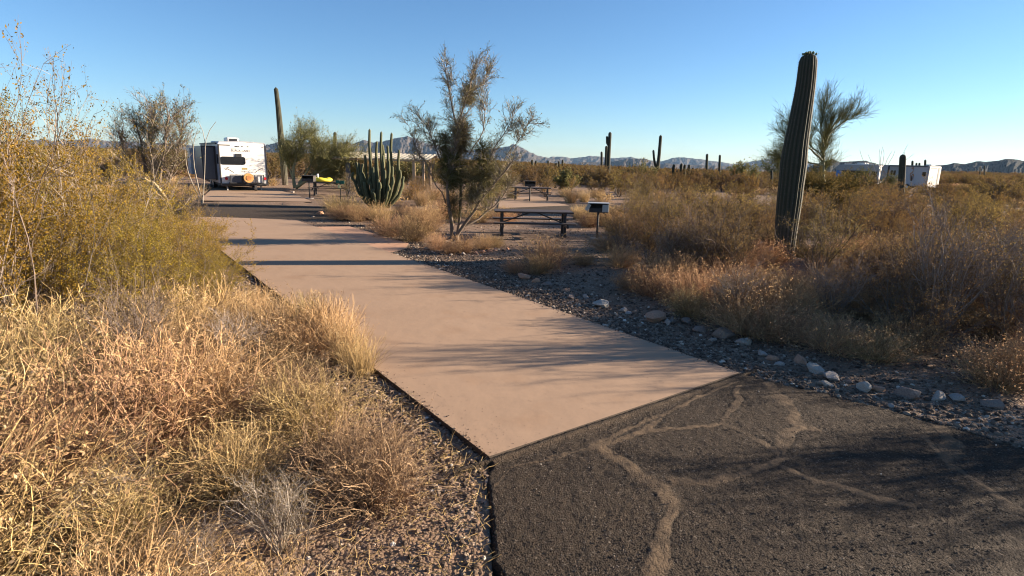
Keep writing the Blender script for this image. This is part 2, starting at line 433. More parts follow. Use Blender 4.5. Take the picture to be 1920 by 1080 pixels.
def creosote(seed, H, nm=16, n2=7, n3=6, nl=7000, ls=.016, leafm=None, fat=1.0, bare=False):
    rg = np.random.default_rng(seed)
    D, az = cone_dirs(rg, nm, .05, .75)
    S = np.stack([np.cos(az) * .10, np.sin(az) * .10, np.zeros(nm)], -1) * rg.uniform(.2, 1, (nm, 1))
    A = grow(rg, S, D, H * rg.uniform(.75, 1.1, nm), 9, .13, .045)
    s, d, _ = spawn(rg, A, nm * n2, .25, .98, .65, .15); B = grow(rg, s, d, H * rg.uniform(.16, .42, nm * n2), 6, .2, .05)
    s, d, _ = spawn(rg, B, nm * n2 * n3, .15, 1, .7, .15); Cc = grow(rg, s, d, H * rg.uniform(.06, .17, nm * n2 * n3), 4, .25, .05)
    st = cat([tubes(A, .011 * fat, .004 * fat, 5), tubes(B, .0042 * fat, .0018 * fat, 3), tubes(Cc, .0020 * fat, .0010 * fat, 3)])
    if bare: nl = nl // 4
    c1, _ = pick(rg, Cc, nl, .25, 1, .012 * H / 1.6)
    return st, flakes(rg, c1, ls, 1.9)
def mound(seed, H, ns=260, nt_=1100, nl=1700, ls=.012, spread=1.15, rad=.003, wander=.22):
    rg = np.random.default_rng(seed)
    D, az = cone_dirs(rg, ns, .05, spread)
    S = np.stack([np.cos(az), np.sin(az), np.zeros(ns)], -1) * rg.uniform(0, .22, (ns, 1)) * (H / .6)
    A = grow(rg, S, D, H * rg.uniform(.65, 1.15, ns), 6, wander, .05, .04)
    s, d, _ = spawn(rg, A, nt_, .35, 1, .6, .1); B = grow(rg, s, d, H * rg.uniform(.1, .32, nt_), 4, .3, .02)
    st = cat([tubes(A, rad, rad * .5, 3), tubes(B, rad * .55, rad * .3, 3)])
    c1, _ = pick(rg, B, nl, .2, 1, .008); return st, flakes(rg, c1, ls, 1.8)
def straw(seed, H, ns=560, nt_=1600, nl=1500):
    rg = np.random.default_rng(seed)
    D, az = cone_dirs(rg, ns, .0, 1.15)
    S = np.stack([np.cos(az), np.sin(az), np.zeros(ns)], -1) * rg.uniform(0, .30, (ns, 1))
    A = grow(rg, S, D, H * rg.uniform(.45, 1.25, ns), 8, .19, -.02, .12)
    s, d, _ = spawn(rg, A, nt_, .25, 1, .8, .05); B = grow(rg, s, d, H * rg.uniform(.06, .30, nt_), 5, .4, 0, .12)
    st = cat([tubes(A, .0018 + .0040 * rg.random(ns) ** 1.5, .0008 + .0012 * rg.random(ns), 3), tubes(B, .0012 + .0018 * rg.random(nt_), .0007, 3)])
    c1, _ = pick(rg, B, nl, .2, 1, .01); return st, flakes(rg, c1, .014, 1.7)
def tuft(seed, H, ns=420):
    rg = np.random.default_rng(seed)
    D, az = cone_dirs(rg, ns, .0, .5)
    S = np.stack([np.cos(az), np.sin(az), np.zeros(ns)], -1) * rg.uniform(0, .22, (ns, 1))
    A = grow(rg, S, D, H * rg.uniform(.4, 1.1, ns), 6, .09, .0, .06)
    s, d, _ = spawn(rg, A, ns, .5, 1, .4, .2); B = grow(rg, s, d, H * rg.uniform(.05, .15, ns), 3, .2)
    c1, _ = pick(rg, B, ns * 2, .2, 1, .005)
    return cat([tubes(A, .0026, .0012, 3), tubes(B, .0014, .001, 3)]), flakes(rg, c1, .010, 2)
def two(name, g, ms, mf):
    return (mesh(name + '_branches', g[0][0], g[0][1], ms), mesh(name + '_foliage', g[1][0], g[1][1], mf))
def joined(name, g, ms, mf):
    V, Fs = cat([(g[0][0], np.concatenate(g[0][1])), g[1]])
    return mesh(name, V, Fs, [ms, mf], np.concatenate([np.zeros(len(Fs[0])), np.ones(len(Fs[1]))]))

KN = {}
KN['creosote_near'] = [two('creosote', creosote(10 + i, 1.0 * 2.6, 17, 9, 9, 27000, .0155), L_bark if i == 0 else L_darkbark, L_creo) for i in range(3)]
KN['creosote_bare'] = [two('creosote_bare', creosote(16 + i, 2.6, 7, 7, 6, 2600, .013), L_bark if i else L_darkbark, L_creo) for i in range(2)]
KN['creosote'] = [two('creosote', creosote(20 + i, 1.6, 20, 8, 6, 8500, .0135), L_darkbark, L_creo_mid if i != 2 else L_creo_dry) for i in range(4)]
KN['twiggy'] = [two('twiggy', creosote(30 + i, 1.5, 24, 9, 6, 2600, .015, fat=1.1), L_bark if i else L_darkbark, L_creo_dry) for i in range(2)]
KN['straw'] = [two('straw', straw(40 + i, .8), L_strawgrey if i == 3 else L_straw, L_husk) for i in range(4)]
KN['bursage'] = [two('bursage', mound(50 + i, .6), L_burs, L_bursleaf) for i in range(4)]
KN['rust'] = [two('rust', mound(60, .5, 200, 700, 3500, .014), L_burs, L_rust)]
KN['tuft'] = [two('tuft', tuft(70 + i, .8), L_straw, L_husk) for i in range(2)]
HGT = dict(creosote_bare=2.6, creosote_near=2.6, creosote=1.6, twiggy=1.5, straw=.8, bursage=.6, rust=.5, tuft=.8)
NAME = dict(creosote_bare='creosote_bush', creosote_near='creosote_bush', creosote='creosote_bush', twiggy='bare_shrub', straw='dry_brush', bursage='bursage_shrub', rust='rust_shrub', tuft='grass_tuft')
CATG = dict(creosote_bare='bush', creosote_near='bush', creosote='bush', twiggy='bush', straw='dry brush', bursage='shrub', rust='shrub', tuft='grass tuft')
KF = {}
KF['creosote'] = [joined('creosote', creosote(80 + i, 1.7, 14, 6, 4, 3000, .034, fat=1.9), L_darkbark, [L_far, L_creo_mid, L_creo_dry][i % 3]) for i in range(4)]
KF['bursage'] = [joined('bursage', mound(90 + i, .7, 70, 200, 700, .04, rad=.008), L_burs, [L_bursleaf, L_creo_dry][i % 2]) for i in range(2)]
KF['tuft'] = [joined('tuft', tuft(95, .8, 140), L_straw, L_husk)]
cnt = {}
def plant(kind, x, y, H, label, group=None, z=None, v=None, wide=1.0):
    """a plant near enough to show branches and foliage"""
    i = cnt.get(kind, 0); cnt[kind] = i + 1
    ms, mf = KN[kind][(i if v is None else v) % len(KN[kind])]
    s = H / HGT[kind]
    e = empty(NAME[kind], label, CATG[kind], (x, y, ground_z(x, y) - .01 if z is None else z), rnd.uniform(0, 6.28), group, (s * wide, s * wide, s))
    tag(ob('branches', ms, e), kind='stuff'); tag(ob('foliage', mf, e), kind='stuff')
    return e
def farplant(kind, x, y, H, label, group, name=None):
    ms = KF[kind]; me = ms[rnd.randrange(len(ms))]; s = H / dict(creosote=1.7, bursage=.7, tuft=.8)[kind]
    w_ = s * rnd.uniform(.9, 1.35)
    o = ob(name or NAME[kind], me, None, (x, y, ground_z(x, y) - .02), rnd.uniform(0, 6.28), (w_, w_, s))
    return tag(o, label, CATG[kind], group)

# ------------------------------------------------------------------ layout of the ground plan
PA = G(918, 857); PB = G(1388, 699); PD = G(483, 522)
e1 = (Vector((-4.58, 10.02, 0)) - PA).normalized(); e1.z = 0; e1.normalize()       # pad direction
nl = Vector((-e1.y, e1.x, 0))                       # to the left of the pad
PADW = (PB - PA).length
def along(o, s, t=0): q = o + e1 * s + nl * t; return Vector((q.x, q.y, 0))
PEND = 19.9
def dist_pad(x, y):
    """signed: >0 metres left of the left edge, <0 -> right"""
    return (x - PA.x) * nl.x + (y - PA.y) * nl.y
def pad_s(x, y): return (x - PA.x) * e1.x + (y - PA.y) * e1.y

road_near = [G(*p) for p in ((60, 400), (300, 404), (440, 407), (545, 409), (760, 411), (900, 406), (1000, 400), (1160, 396), (1400, 396), (1700, 402))]
road_far = [G(*p) for p in ((60, 374), (300, 376), (450, 379.5), (600, 384), (720, 393), (850, 392), (960, 387), (1080, 382), (1400, 384), (1700, 388))]
def poly_in(x, y, poly):
    x = np.asarray(x, float); y = np.asarray(y, float); r = np.zeros(x.shape, bool); n = len(poly)
    for i in range(n):
        x0, y0 = poly[i][0], poly[i][1]; x1, y1 = poly[(i + 1) % n][0], poly[(i + 1) % n][1]
        c = ((y0 > y) != (y1 > y)) & (x < (x1 - x0) * (y - y0) / ((y1 - y0) or 1e-9) + x0); r ^= c
    return r
def seg_dist(x, y, pts, closed=False):
    d = np.full(np.shape(x), 1e9); n = len(pts)
    for i in range(n if closed else n - 1):
        a = pts[i]; b = pts[(i + 1) % n]; dx, dy = b[0] - a[0], b[1] - a[1]
        t = np.clip(((x - a[0]) * dx + (y - a[1]) * dy) / max(dx * dx + dy * dy, 1e-9), 0, 1)
        d = np.minimum(d, np.hypot(x - a[0] - t * dx, y - a[1] - t * dy))
    return d
ROAD = [tuple(p[:2]) for p in road_near] + [tuple(p[:2]) for p in road_far[::-1]]
APRON = [tuple(p[:2]) for p in (PA, PB, G(1500, 722), G(1620, 752), G(1750, 787), G(1920, 835))] + [(8, 3.2), (14, 2.2), (14, -4), (-.5, -4), (-.1, 1.0), tuple(G(925, 1080)[:2]), tuple(G(918, 960)[:2])]
PAD = [tuple(PA[:2]), tuple(PB[:2]), tuple(along(PB, PEND - 5)[:2]), tuple(along(PA, PEND)[:2])]
EXT = [tuple(G(*p)[:2]) for p in ((584, 424), (655, 424), (767, 456), (745, 470), (729, 473))]

_dx = np.array([-3000, 700, 900, 1050, 1250, 1450, 1600, 1750, 5000.]); _dd = np.array([-2, -2, 3, 6, 10.5, 10, 4, 1, 1]) / F
def dip(x, y):
    px = 960 + 1040 * np.asarray(x, float) / np.maximum(np.asarray(y, float), 1e-3)
    return np.where(np.asarray(y, float) > 5, np.interp(px, _dx, _dd), 0)
def ground_h(x, y):
    x = np.asarray(x, float); y = np.asarray(y, float)
    r = np.hypot(x, y)
    z = -.030 + (.03 + .04 * (r > 26)) * (fbm(x * .5, y * .5) - .47) + .02 * (fbm(x * 2.3, y * 2.3) - .47)
    dl = (x - PA.x) * nl.x + (y - PA.y) * nl.y
    ss = (x - PA.x) * e1.x + (y - PA.y) * e1.y
    left = np.clip(dl / .05, 0, 1) * (r < 25) * (ss < PEND) 
    z = z - .006 * left * np.clip(1.6 - dl / 3, 0, 1)
    z = z + np.clip(dl - 1.5, 0, 3) * .02 * (r < 25)
    # lift right berm a little
    dr = -dl - PADW
    z = z + .10 * np.clip((dr - .9) / 1.5, 0, 1) * (fbm(x * .9 + 5, y * .9) * 1.2) * (ss > -6) * (x > -2) * (y < 14) * (y > 4)
    # gentle rolling far away, rising to the right foot of the hills
    f = np.clip((r - 60) / 200, 0, 1)
    z = z + f * (fbm(x * .008, y * .008) - .5) * 3.5 - f * .6
    up = np.clip((x - 60) / 300, 0, 1) * np.clip((r - 90) / 300, 0, 1)
    z = z + up * 1.2
    z = z - np.maximum(r - 38, 0) * dip(x, y)
    inside = poly_in(x, y, PAD) | poly_in(x, y, EXT) | poly_in(x, y, ROAD)
    z = np.where(inside | (poly_in(x, y, APRON)), np.minimum(z, -.09), z)
    for pg in FARPADS: z = np.where(poly_in(x, y, pg), np.minimum(z, -.06), z)
    return z
FARPADS = []
FARPADS.append([tuple(p[:2]) for p in (G(372, 375.5), G(585, 378), G(560, 366), G(505, 352), G(400, 352))])
FARPADS.append([tuple(p[:2]) for p in (G(934, 390), G(1068, 385), G(1030, 377), G(1010, 368), G(938, 367))])
FARPADS.append([tuple(p[:2]) for p in (G(1484, 466), G(1585, 468), G(1570, 452), G(1484, 449))])
def ground_z(x, y): return float(ground_h(np.array([x]), np.array([y]))[0])

# ground sheet
def polar():
    rs = np.concatenate([np.geomspace(.8, 26, 260), np.geomspace(26.6, 10400, 130)])
    a1_ = np.linspace(R_(-56), R_(56), 330); a2 = np.linspace(R_(56), R_(304), 62)[1:-1]
    an = np.concatenate([a1_, a2]); A, Rr = np.meshgrid(an, rs)
    X = Rr * np.sin(A); Y = Rr * np.cos(A); Z = ground_h(X.ravel(), Y.ravel()).reshape(X.shape)
    nr, na = X.shape; V = np.stack([X, Y, Z], -1).reshape(-1, 3)
    i = np.arange(nr - 1)[:, None]; j = np.arange(na)[None]; j2 = (j + 1) % na
    Fc = np.stack([i * na + j, i * na + j2, (i + 1) * na + j2, (i + 1) * na + j], -1).reshape(-1, 4)[:, ::-1]
    V = np.vstack([V, [[0, 0, -.1]]]); c = len(V) - 1
    jj = np.arange(na); tri = np.stack([jj, np.full(na, c), (jj + 1) % na], -1)[:, ::-1]
    return mesh('ground', V, [Fc, tri], M_ground, smooth=True)
tag(ob('ground', polar()), 'gravelly desert ground of tan and grey stones', kind='structure')

# ------------------------------------------------------------------ pads
def slab(name, pts, z0, z1, m, parent=None, bev=.012, res=None):
    """flat slab with a slightly worn arris"""
    n = len(pts); c = Vector((sum(p[0] for p in pts) / n, sum(p[1] for p in pts) / n, 0))
    inn = []
    for p in pts:
        v = Vector((p[0], p[1], 0)); inn.append(v + (c - v).normalized() * bev)
    V = [(p[0], p[1], z0) for p in pts] + [(p[0], p[1], z1 - bev * .6) for p in pts] + [(v.x, v.y, z1) for v in inn]
    Fc = [tuple(range(2 * n, 3 * n))]
    for k in range(2):
        Fc += [(k * n + i, k * n + (i + 1) % n, (k + 1) * n + (i + 1) % n, (k + 1) * n + i) for i in range(n)]
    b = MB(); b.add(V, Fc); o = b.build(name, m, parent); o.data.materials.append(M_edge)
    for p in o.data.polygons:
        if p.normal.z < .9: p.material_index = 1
    return o
pad = ob('parking_pad', None); tag(pad, 'salmon concrete parking pad running away to the loop road', kind='structure')
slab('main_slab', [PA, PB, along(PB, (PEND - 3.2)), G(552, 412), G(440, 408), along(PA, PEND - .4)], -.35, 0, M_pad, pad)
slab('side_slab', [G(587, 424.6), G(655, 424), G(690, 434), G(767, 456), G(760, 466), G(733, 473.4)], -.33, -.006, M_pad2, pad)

# loop road
def strip(name, near, far, z, m, sub=10):
    V = []; Fc = []; nn = []
    for i in range(len(near) - 1):
        for k in range(sub):
            t = k / sub; nn.append((near[i].lerp(near[i + 1], t), far[i].lerp(far[i + 1], t)))
    nn.append((near[-1], far[-1])); W_ = 6
    for a, b in nn:
        for j in range(W_ + 1):
            q = a.lerp(b, j / W_); jit = (fbm(np.array([q.x * 2]), np.array([q.y * 2]))[0] - .47) * .25 if j in (0, W_) else 0
            V.append((q.x, q.y + jit, z + (-.05 if j in (0, W_) else 0)))
    n = W_ + 1
    for i in range(len(nn) - 1):
        for j in range(W_): Fc.append((i * n + j, (i + 1) * n + j, (i + 1) * n + j + 1, i * n + j + 1))
    b = MB(); b.add(V, Fc); return b.build(name, m)
tag(strip('loop_road', road_near, road_far, -.012, M_asph2), 'narrow grey asphalt loop road crossing beyond the pad', kind='structure')
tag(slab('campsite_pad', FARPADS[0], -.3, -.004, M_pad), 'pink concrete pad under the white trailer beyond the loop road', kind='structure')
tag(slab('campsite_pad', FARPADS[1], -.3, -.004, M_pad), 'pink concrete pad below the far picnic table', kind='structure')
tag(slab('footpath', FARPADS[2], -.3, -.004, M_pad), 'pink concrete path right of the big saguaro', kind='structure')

# cracked asphalt apron ------------------------------------------------
cracks = [
    ([(1212, 804), (1259, 798), (1318, 795), (1354, 790), (1381, 748), (1384, 722)], .022),
    ([(1354, 790), (1395, 807), (1443, 831), (1464, 849)], .024),
    ([(1464, 849), (1473, 819), (1496, 797), (1486, 772), (1464, 742), (1440, 715)], .040),
    ([(1498, 796), (1524, 801)], .035),
    ([(1028, 853), (1117, 833), (1200, 807), (1232, 780)], .022),
    ([(1117, 831), (1164, 855), (1200, 887), (1236, 908), (1259, 950), (1247, 1003), (1232, 1060), (1215, 1150)], .040),
    ([(1259, 896), (1330, 896), (1413, 878), (1464, 855)], .026),
    ([(1467, 872), (1532, 896), (1621, 920), (1712, 946)], .028),
    ([(1733, 815), (1769, 855), (1787, 872), (1828, 896), (1887, 938), (1960, 975)], .028),
    ([(1764, 800), (1787, 822), (1772, 855)], .055),
    ([(925, 905), (960, 870), (1060, 850), (1200, 790), (1380, 712)], .016)]
def apron():
    xs = np.concatenate([np.linspace(-.6, 4.7, 430), np.linspace(4.73, 14, 70)])
    ys = np.concatenate([np.linspace(-4, 2.3, 50), np.linspace(2.315, 6.3, 300)])
    X, Y = np.meshgrid(xs, ys); x = X.ravel(); y = Y.ravel()
    ins = poly_in(x, y, APRON); d = seg_dist(x, y, APRON, True); sd = np.where(ins, d, -d)
    wob = (fbm(x * 6, y * 6) - .47) * .17
    nearpad = np.abs(pad_s(x, y)) < .06
    sdw = sd + np.where(nearpad & (dist_pad(x, y) < .1) & (dist_pad(x, y) > -PADW - .05), 0, wob)
    z = -.02 + .02 * (fbm(x * 1.5, y * 1.5) - .47) + .012 * (fbm(x * 14, y * 14) - .47) + .008 * (fbm(x * 45, y * 45, 2) - .4)
    dirt = np.zeros(len(x)); crk = np.zeros(len(x))
    wx = x + (fbm(x * 5, y * 5) - .47) * .10; wy = y + (fbm(x * 5 + 40, y * 5) - .47) * .10
    for pts, wd in cracks:
        q = [tuple(G(*p)[:2]) for p in pts]; dd = seg_dist(wx, wy, q)
        ww = wd * 1.1 * (.35 + 1.7 * fbm(x * 4 + 9, y * 4))
        dirt = np.maximum(dirt, np.clip(1.9 - dd / ww * 1.3, 0, 1))
        crk = np.maximum(crk, np.clip(1 - np.abs(dd - ww * 1.25) / .013, 0, 1) * (fbm(x * 4, y * 4 + 7) > .43))
    # mud along the slab edge
    ps = pad_s(x, y); e = np.clip(1 - np.abs(ps + .05) / .05, 0, 1) * (dist_pad(x, y) < 0); dirt = np.maximum(dirt, e * .6)
    crk = np.maximum(crk, np.clip(1 - np.abs(ps + .012) / .014, 0, 1) * .9 * (sd > -.02) * (dist_pad(x, y) < .1) * (dist_pad(x, y) > -PADW))
    dirt *= np.clip(.05 + 2.0 * fbm(x * 3.5 + 3, y * 3.5), .4, 1) * (.55 + .7 * fbm(x * 16, y * 16)); dirt = np.clip(dirt, 0, 1)
    z += dirt * .003 - crk * .003 + np.clip(1 + ps / .12, 0, 1) * .019
    z = z - np.clip(.02 - sdw, 0, .08) * 1.8 * (ps < -.04)
    z = np.where(ps > .004, np.minimum(z, -.08 - np.clip(ps * .5, 0, .15)), z)
    ny, nx = X.shape; i = np.arange(ny - 1)[:, None]; j = np.arange(nx - 1)[None]
    Fc = np.stack([i * nx + j, i * nx + j + 1, (i + 1) * nx + j + 1, (i + 1) * nx + j], -1).reshape(-1, 4)
    keep = (sd > -.25)[Fc].any(1); Fc = Fc[keep]
    me = mesh('asphalt_road', np.stack([x, y, z], -1), Fc, M_asph, smooth=True)
    for nm, a in (('dirt', dirt), ('crack', crk)):
        at = me.attributes.new(nm, 'FLOAT', 'POINT'); at.data.foreach_set('value', a.astype(np.float32))
    return me
tag(ob('asphalt_road', apron()), 'cracked dark asphalt with brown mud filling its cracks', kind='structure')

# ------------------------------------------------------------------ mountains
def ridge(name, pts, Dm, label, depth=.45, seed=0, rough=1.0, n=420, m=30, mt=None):
    px = np.array([p[0] for p in pts], float); py = np.array([p[1] for p in pts], float)
    xs = np.linspace(px[0], px[-1], n); ys = np.interp(xs, px, py)
    az = np.zeros(n); el = np.zeros(n)
    for i in range(n):
        d = ray(xs[i], ys[i]); az[i] = math.atan2(d.x, d.y); el[i] = d.z / math.hypot(d.x, d.y)
    H = el * Dm + CH; H = H + (fbm(az * 160 + seed, az * 0 + seed, 5) - .47) * Dm * .0035 * rough
    H = np.maximum(H, Dm * .0004)
    edge = np.clip(np.minimum(np.arange(n), n - 1 - np.arange(n)) / (n * .04), 0, 1); H = H * (.15 + .85 * edge)
    tt = np.linspace(-1, 1, m * 2 + 1); V = np.zeros((len(tt), n, 3))
    for k, t in enumerate(tt):
        a = abs(t); sp = fbm(az * 130 + seed + a * .8, a * 2.2 + az * 0 + seed, 5)
        prof = (1 - a) ** 1.25 + (sp - .47) * 1.3 * a * (1 - a) * 2.0
        r = Dm * (1 + t * depth * .5)
        bs = -Dm * (.012 if px[0] > 900 else .003) - 8; h = np.clip(prof, 0, 1) * (H - bs) + bs
        V[k] = np.stack([r * np.sin(az), r * np.cos(az), h], -1)
    nr, na = V.shape[:2]; i = np.arange(nr - 1)[:, None]; j = np.arange(na - 1)[None]
    Fc = np.stack([i * na + j, i * na + j + 1, (i + 1) * na + j + 1, (i + 1) * na + j], -1).reshape(-1, 4)[:, ::-1]
    tag(ob(name, mesh(name, V.reshape(-1, 3), Fc, mt or M_mount, smooth=False)), label, kind='structure')
ridge('mountain_range', [(440, 284), (470, 279), (491, 273), (500, 270), (511, 270.5), (520, 266), (531, 266), (544, 262), (557, 265), (570, 268), (584, 269), (598, 265), (613, 270), (629, 268), (648, 266), (662, 269), (682, 263), (700, 267), (720, 266), (740, 259), (765, 255), (784, 262), (795, 268), (830, 275), (870, 281), (915, 280), (939, 277), (963, 271), (975, 275), (987, 283), (1019, 295), (1040, 297), (1070, 301)], 7000, 'jagged blue grey mountain range behind the trailer and shelter', .3, 1.0, 1.3)
ridge('distant_range', [(985, 296), (1019, 296), (1040, 294), (1055, 293), (1070, 297), (1110, 292), (1130, 295), (1158, 297), (1183, 294), (1196, 298), (1240, 303), (1254, 298), (1273, 294), (1292, 296.5), (1314, 298), (1331, 302), (1355, 304), (1372, 308), (1394, 305.5), (1420, 300.6), (1437, 298), (1456, 298), (1480, 303), (1530, 307), (1580, 309)], 9000, 'pale blue distant range low on the horizon', .2, 4.0, .7)
ridge('dark_hills', [(1085, 309), (1130, 306), (1148, 303), (1168, 299), (1184, 297), (1208, 297.5), (1225, 302), (1240, 307), (1254, 306), (1283, 310), (1305, 309), (1329, 313), (1345, 318), (1375, 319), (1401, 315), (1430, 317), (1451, 315), (1490, 316), (1520, 318)], 4800, 'dark blue low hills in front of the distant range', .3, 9.0, .8)
M_hill = m_mountain((.012, .014, .012), (.034, .032, .025))
ridge('right_hills', [(1505, 314), (1544, 304), (1559, 297.5), (1575, 304), (1598, 302), (1612, 301), (1625, 301), (1649, 309), (1672, 311), (1720, 312), (1769, 309.5), (1789, 305), (1808, 308), (1832, 302.5), (1859, 302), (1894, 297), (1920, 302), (1990, 299), (2100, 310)], 2600, 'dark scrubby hills on the right skyline', .4, 13.0, .7, mt=M_hill)
ridge('far_left_range', [(-150, 268), (-60, 264), (0, 266), (40, 265), (75, 262), (110, 264), (138, 263), (155, 261.5), (169, 260), (182, 262), (215, 265), (260, 266), (300, 268), (350, 272), (400, 277), (450, 283)], 9600, 'very pale low range far beyond the creosote bushes', .15, 20.0, .5)

# haze -------------------------------------------------------------------
b = MB().box(-10900, 10900, -10900, 10900, -190, 300)
hz = b.build('haze', M_mount); hz.data.materials.clear()
t = NT('thin_haze'); v = t.n('ShaderNodeVolumePrincipled'); v.inputs['Color'].default_value = (.42, .66, 1, 1)
v.inputs['Density'].default_value = 2.0e-5; v.inputs['Anisotropy'].default_value = .2
t.l(v.outputs[0], t.out.inputs['Volume']); hz.data.materials.append(t.m)
tag(hz, 'thin blue haze over the desert', kind='stuff')

# ------------------------------------------------------------------ cacti
def cactus_mesh(name, path, rad, ribs, depth, m, woody=0.0, seed=0):
    """ribbed column along a path of (x,y,z); rad = list of (t, r)"""
    pts = np.array([tuple(p) for p in path], float); seg = np.linalg.norm(np.diff(pts, axis=0), axis=1); s = np.concatenate([[0], np.cumsum(seg)]); L = s[-1]
    n = 44; u = np.linspace(0, 1, n) ** .9 * L
    u = np.concatenate([u[:-1], L + (u[-1] - u[-2]) * 0 + np.array([0.0])])
    C = np.stack([np.interp(u, s, pts[:, i]) for i in range(3)], -1)
    if len(pts) > 2:
        for _ in range(4): C[1:-1] = (C[:-2] + C[1:-1] * 2 + C[2:]) / 4
    rt = np.array([a for a, _ in rad]); rr = np.array([b_ for _, b_ in rad]); R = np.interp(u / L, rt, rr)
    top = rr[-1]; dt = (L - u) / max(top * 1.3, 1e-6); R = R * np.where(dt < 1, np.sqrt(np.clip(1 - (1 - dt) ** 2, 0, 1)), 1)
    T = nrm(np.gradient(C, axis=0)); X = nrm(np.cross(T, np.array([0.05, 1, .02]))); Y = np.cross(T, X)
    k = ribs * 4; th = np.arange(k) * 2 * np.pi / k
    cr = np.abs(np.cos(th * ribs / 2)) ** 1.3
    wob = 1 + (np.random.RandomState(seed).rand(n, 1) - .5) * .015
    rad_ = R[:, None] * (1 - depth * (1 - cr)[None]) * wob
    V = C[:, None] + rad_[..., None] * (np.cos(th)[None, :, None] * X[:, None] + np.sin(th)[None, :, None] * Y[:, None])
    i = np.arange(n - 1)[:, None]; j = np.arange(k)[None]; j2 = (j + 1) % k
    Fc = np.stack([i * k + j, i * k + j2, (i + 1) * k + j2, (i + 1) * k + j], -1).reshape(-1, 4)
    me = mesh(name, V.reshape(-1, 3), Fc, m, smooth=True)
    at = me.attributes.new('crest', 'FLOAT', 'POINT'); at.data.foreach_set('value', np.tile(cr, n).astype(np.float32))
    wd = np.repeat(np.clip(1 - u / L / max(woody, 1e-3), 0, 1), k) if woody else np.zeros(n * k)
    at = me.attributes.new('wood', 'FLOAT', 'POINT'); at.data.foreach_set('value', wd.astype(np.float32))
    return me
def rel(pts, o): return [p - o for p in pts]

# the big saguaro
Yb = G(1468, 490).y
o_ = G(1468, 492); o_.z = ground_z(o_.x, o_.y) - .02
big = empty('saguaro_cactus', 'thick unbranched saguaro towering at right of the pad, dark on its shaded side', 'cactus', o_)
pth = [P(px, py, Yb) for px, py in ((1468, 498), (1474, 430), (1482, 360), (1491, 280), (1501, 220), (1511, 160), (1517, 97))]
pth = rel(pth, o_)
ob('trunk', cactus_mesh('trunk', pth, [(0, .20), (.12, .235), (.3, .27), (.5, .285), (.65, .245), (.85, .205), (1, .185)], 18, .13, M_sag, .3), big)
rg = np.random.default_rng(5)
sp = []; 
for i in range(18):                                     # spines along the ribs
    th = i / 18 * 2 * np.pi + .0
    for kk in range(80):
        tq = kk / 80; k0 = min(int(tq * 6), 5); f = tq * 6 - k0; c = pth[k0].lerp(pth[k0 + 1], f)
        r = np.interp(tq, [0, .12, .3, .5, .65, .85, 1], [.20, .235, .27, .285, .245, .205, .185])
        for _ in range(3):
            a = th + rg.normal(0, .05); d = np.array([math.cos(a), math.sin(a), rg.normal(0, .5)]) + rg.normal(0, .35, 3)
            sp.append((np.array(c) + np.array([math.cos(th), math.sin(th), 0]) * r * .98, d))
S = np.array([a for a, _ in sp]); D = np.array([b_ for _, b_ in sp])
tag(ob('spines', mesh('spines', *tubes(grow(rg, S, D, np.full(len(S), .035), 2, 0), .0011, .0003, 3), L_bark), big), kind='stuff')
b = MB()
for i in range(14):
    a = i * 2.4; rr_ = .03 + .010 * i; c = pth[-1] + Vector((math.cos(a) * rr_ * .9, math.sin(a) * rr_ * .9, -.035 + .01 * (i % 3) - rr_ * .25))
    b.cyl(c, c + Vector((math.cos(a) * .02, math.sin(a) * .02, .028 + .012 * (i % 2))), .026, 7, .016)
b.build('fruit_buds', mat_plain('green_bud', (.10, .13, .05), .7, .4, 20), big, True)['kind'] = 'stuff'

def saguaro(pts, Y, r, label, arms=(), ribs=14, group=None, taper=.85, woody=.2):
    base = P(*pts[0], Y); z = ground_z(base.x, base.y); o = Vector((base.x, base.y, z - .03))
    e = empty('saguaro_cactus', label, 'cactus', o, 0, group)
    pp = [Vector((base.x, base.y, z - .1))] + [P(*p, Y) for p in pts[1:]]
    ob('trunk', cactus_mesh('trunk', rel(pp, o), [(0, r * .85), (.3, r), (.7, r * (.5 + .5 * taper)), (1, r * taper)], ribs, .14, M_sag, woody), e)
    for ap, ar in arms:
        ob('arm', cactus_mesh('arm', rel([P(*p, Y) for p in ap], o), [(0, ar * .7), (.25, ar), (1, ar * .9)], 10, .14, M_sag), e)
    return e
saguaro([(535, 347), (531, 300), (526, 250), (522, 205), (517, 163)], 42, .235, 'tall slender leaning saguaro just right of the white trailer', [([(524, 252), (529, 256), (532, 266), (533, 280), (532, 294)], .13)], taper=.6)
saguaro([(629, 345), (628, 300), (628, 247)], 62, .19, 'thin tall saguaro with one drooping curved arm near the shelter roof', [([(629, 292), (634, 297), (640, 297), (643, 288)], .10)])
saguaro([(608, 340), (607, 290), (606, 265)], 90, .2, 'faint thin saguaro left of the drooping armed one')
saguaro([(1140, 352), (1141, 300), (1144, 247)], 68, .22, 'tallest saguaro beyond the grill with a short arm held tight', [([(1142, 275), (1138.5, 268), (1138, 255)], .14)])
saguaro([(1135, 350), (1136, 310), (1137, 273)], 80, .2, 'medium saguaro just left of the tallest one beyond the grill')
saguaro([(1128, 345), (1128, 284)], 92, .2, 'short thin saguaro leftmost beside the tallest one beyond the grill')
saguaro([(1232, 345), (1233, 316), (1236, 290), (1239, 253)], 66, .2, 'leaning saguaro forked low in the middle of the right scrub', [([(1232, 317), (1228, 308), (1226, 295), (1225, 281)], .13)])
saguaro([(1325, 345), (1325, 310), (1326, 288)], 75, .18, 'slim saguaro in the scrub left of a shorter slim one')
saguaro([(1348, 345), (1349, 310), (1350, 290)], 82, .18, 'slim saguaro nearest on the left to the pale tree')
saguaro([(1445, 350), (1447, 335), (1447, 319)], 60, .14, 'small dark saguaro just left of the big saguaro')
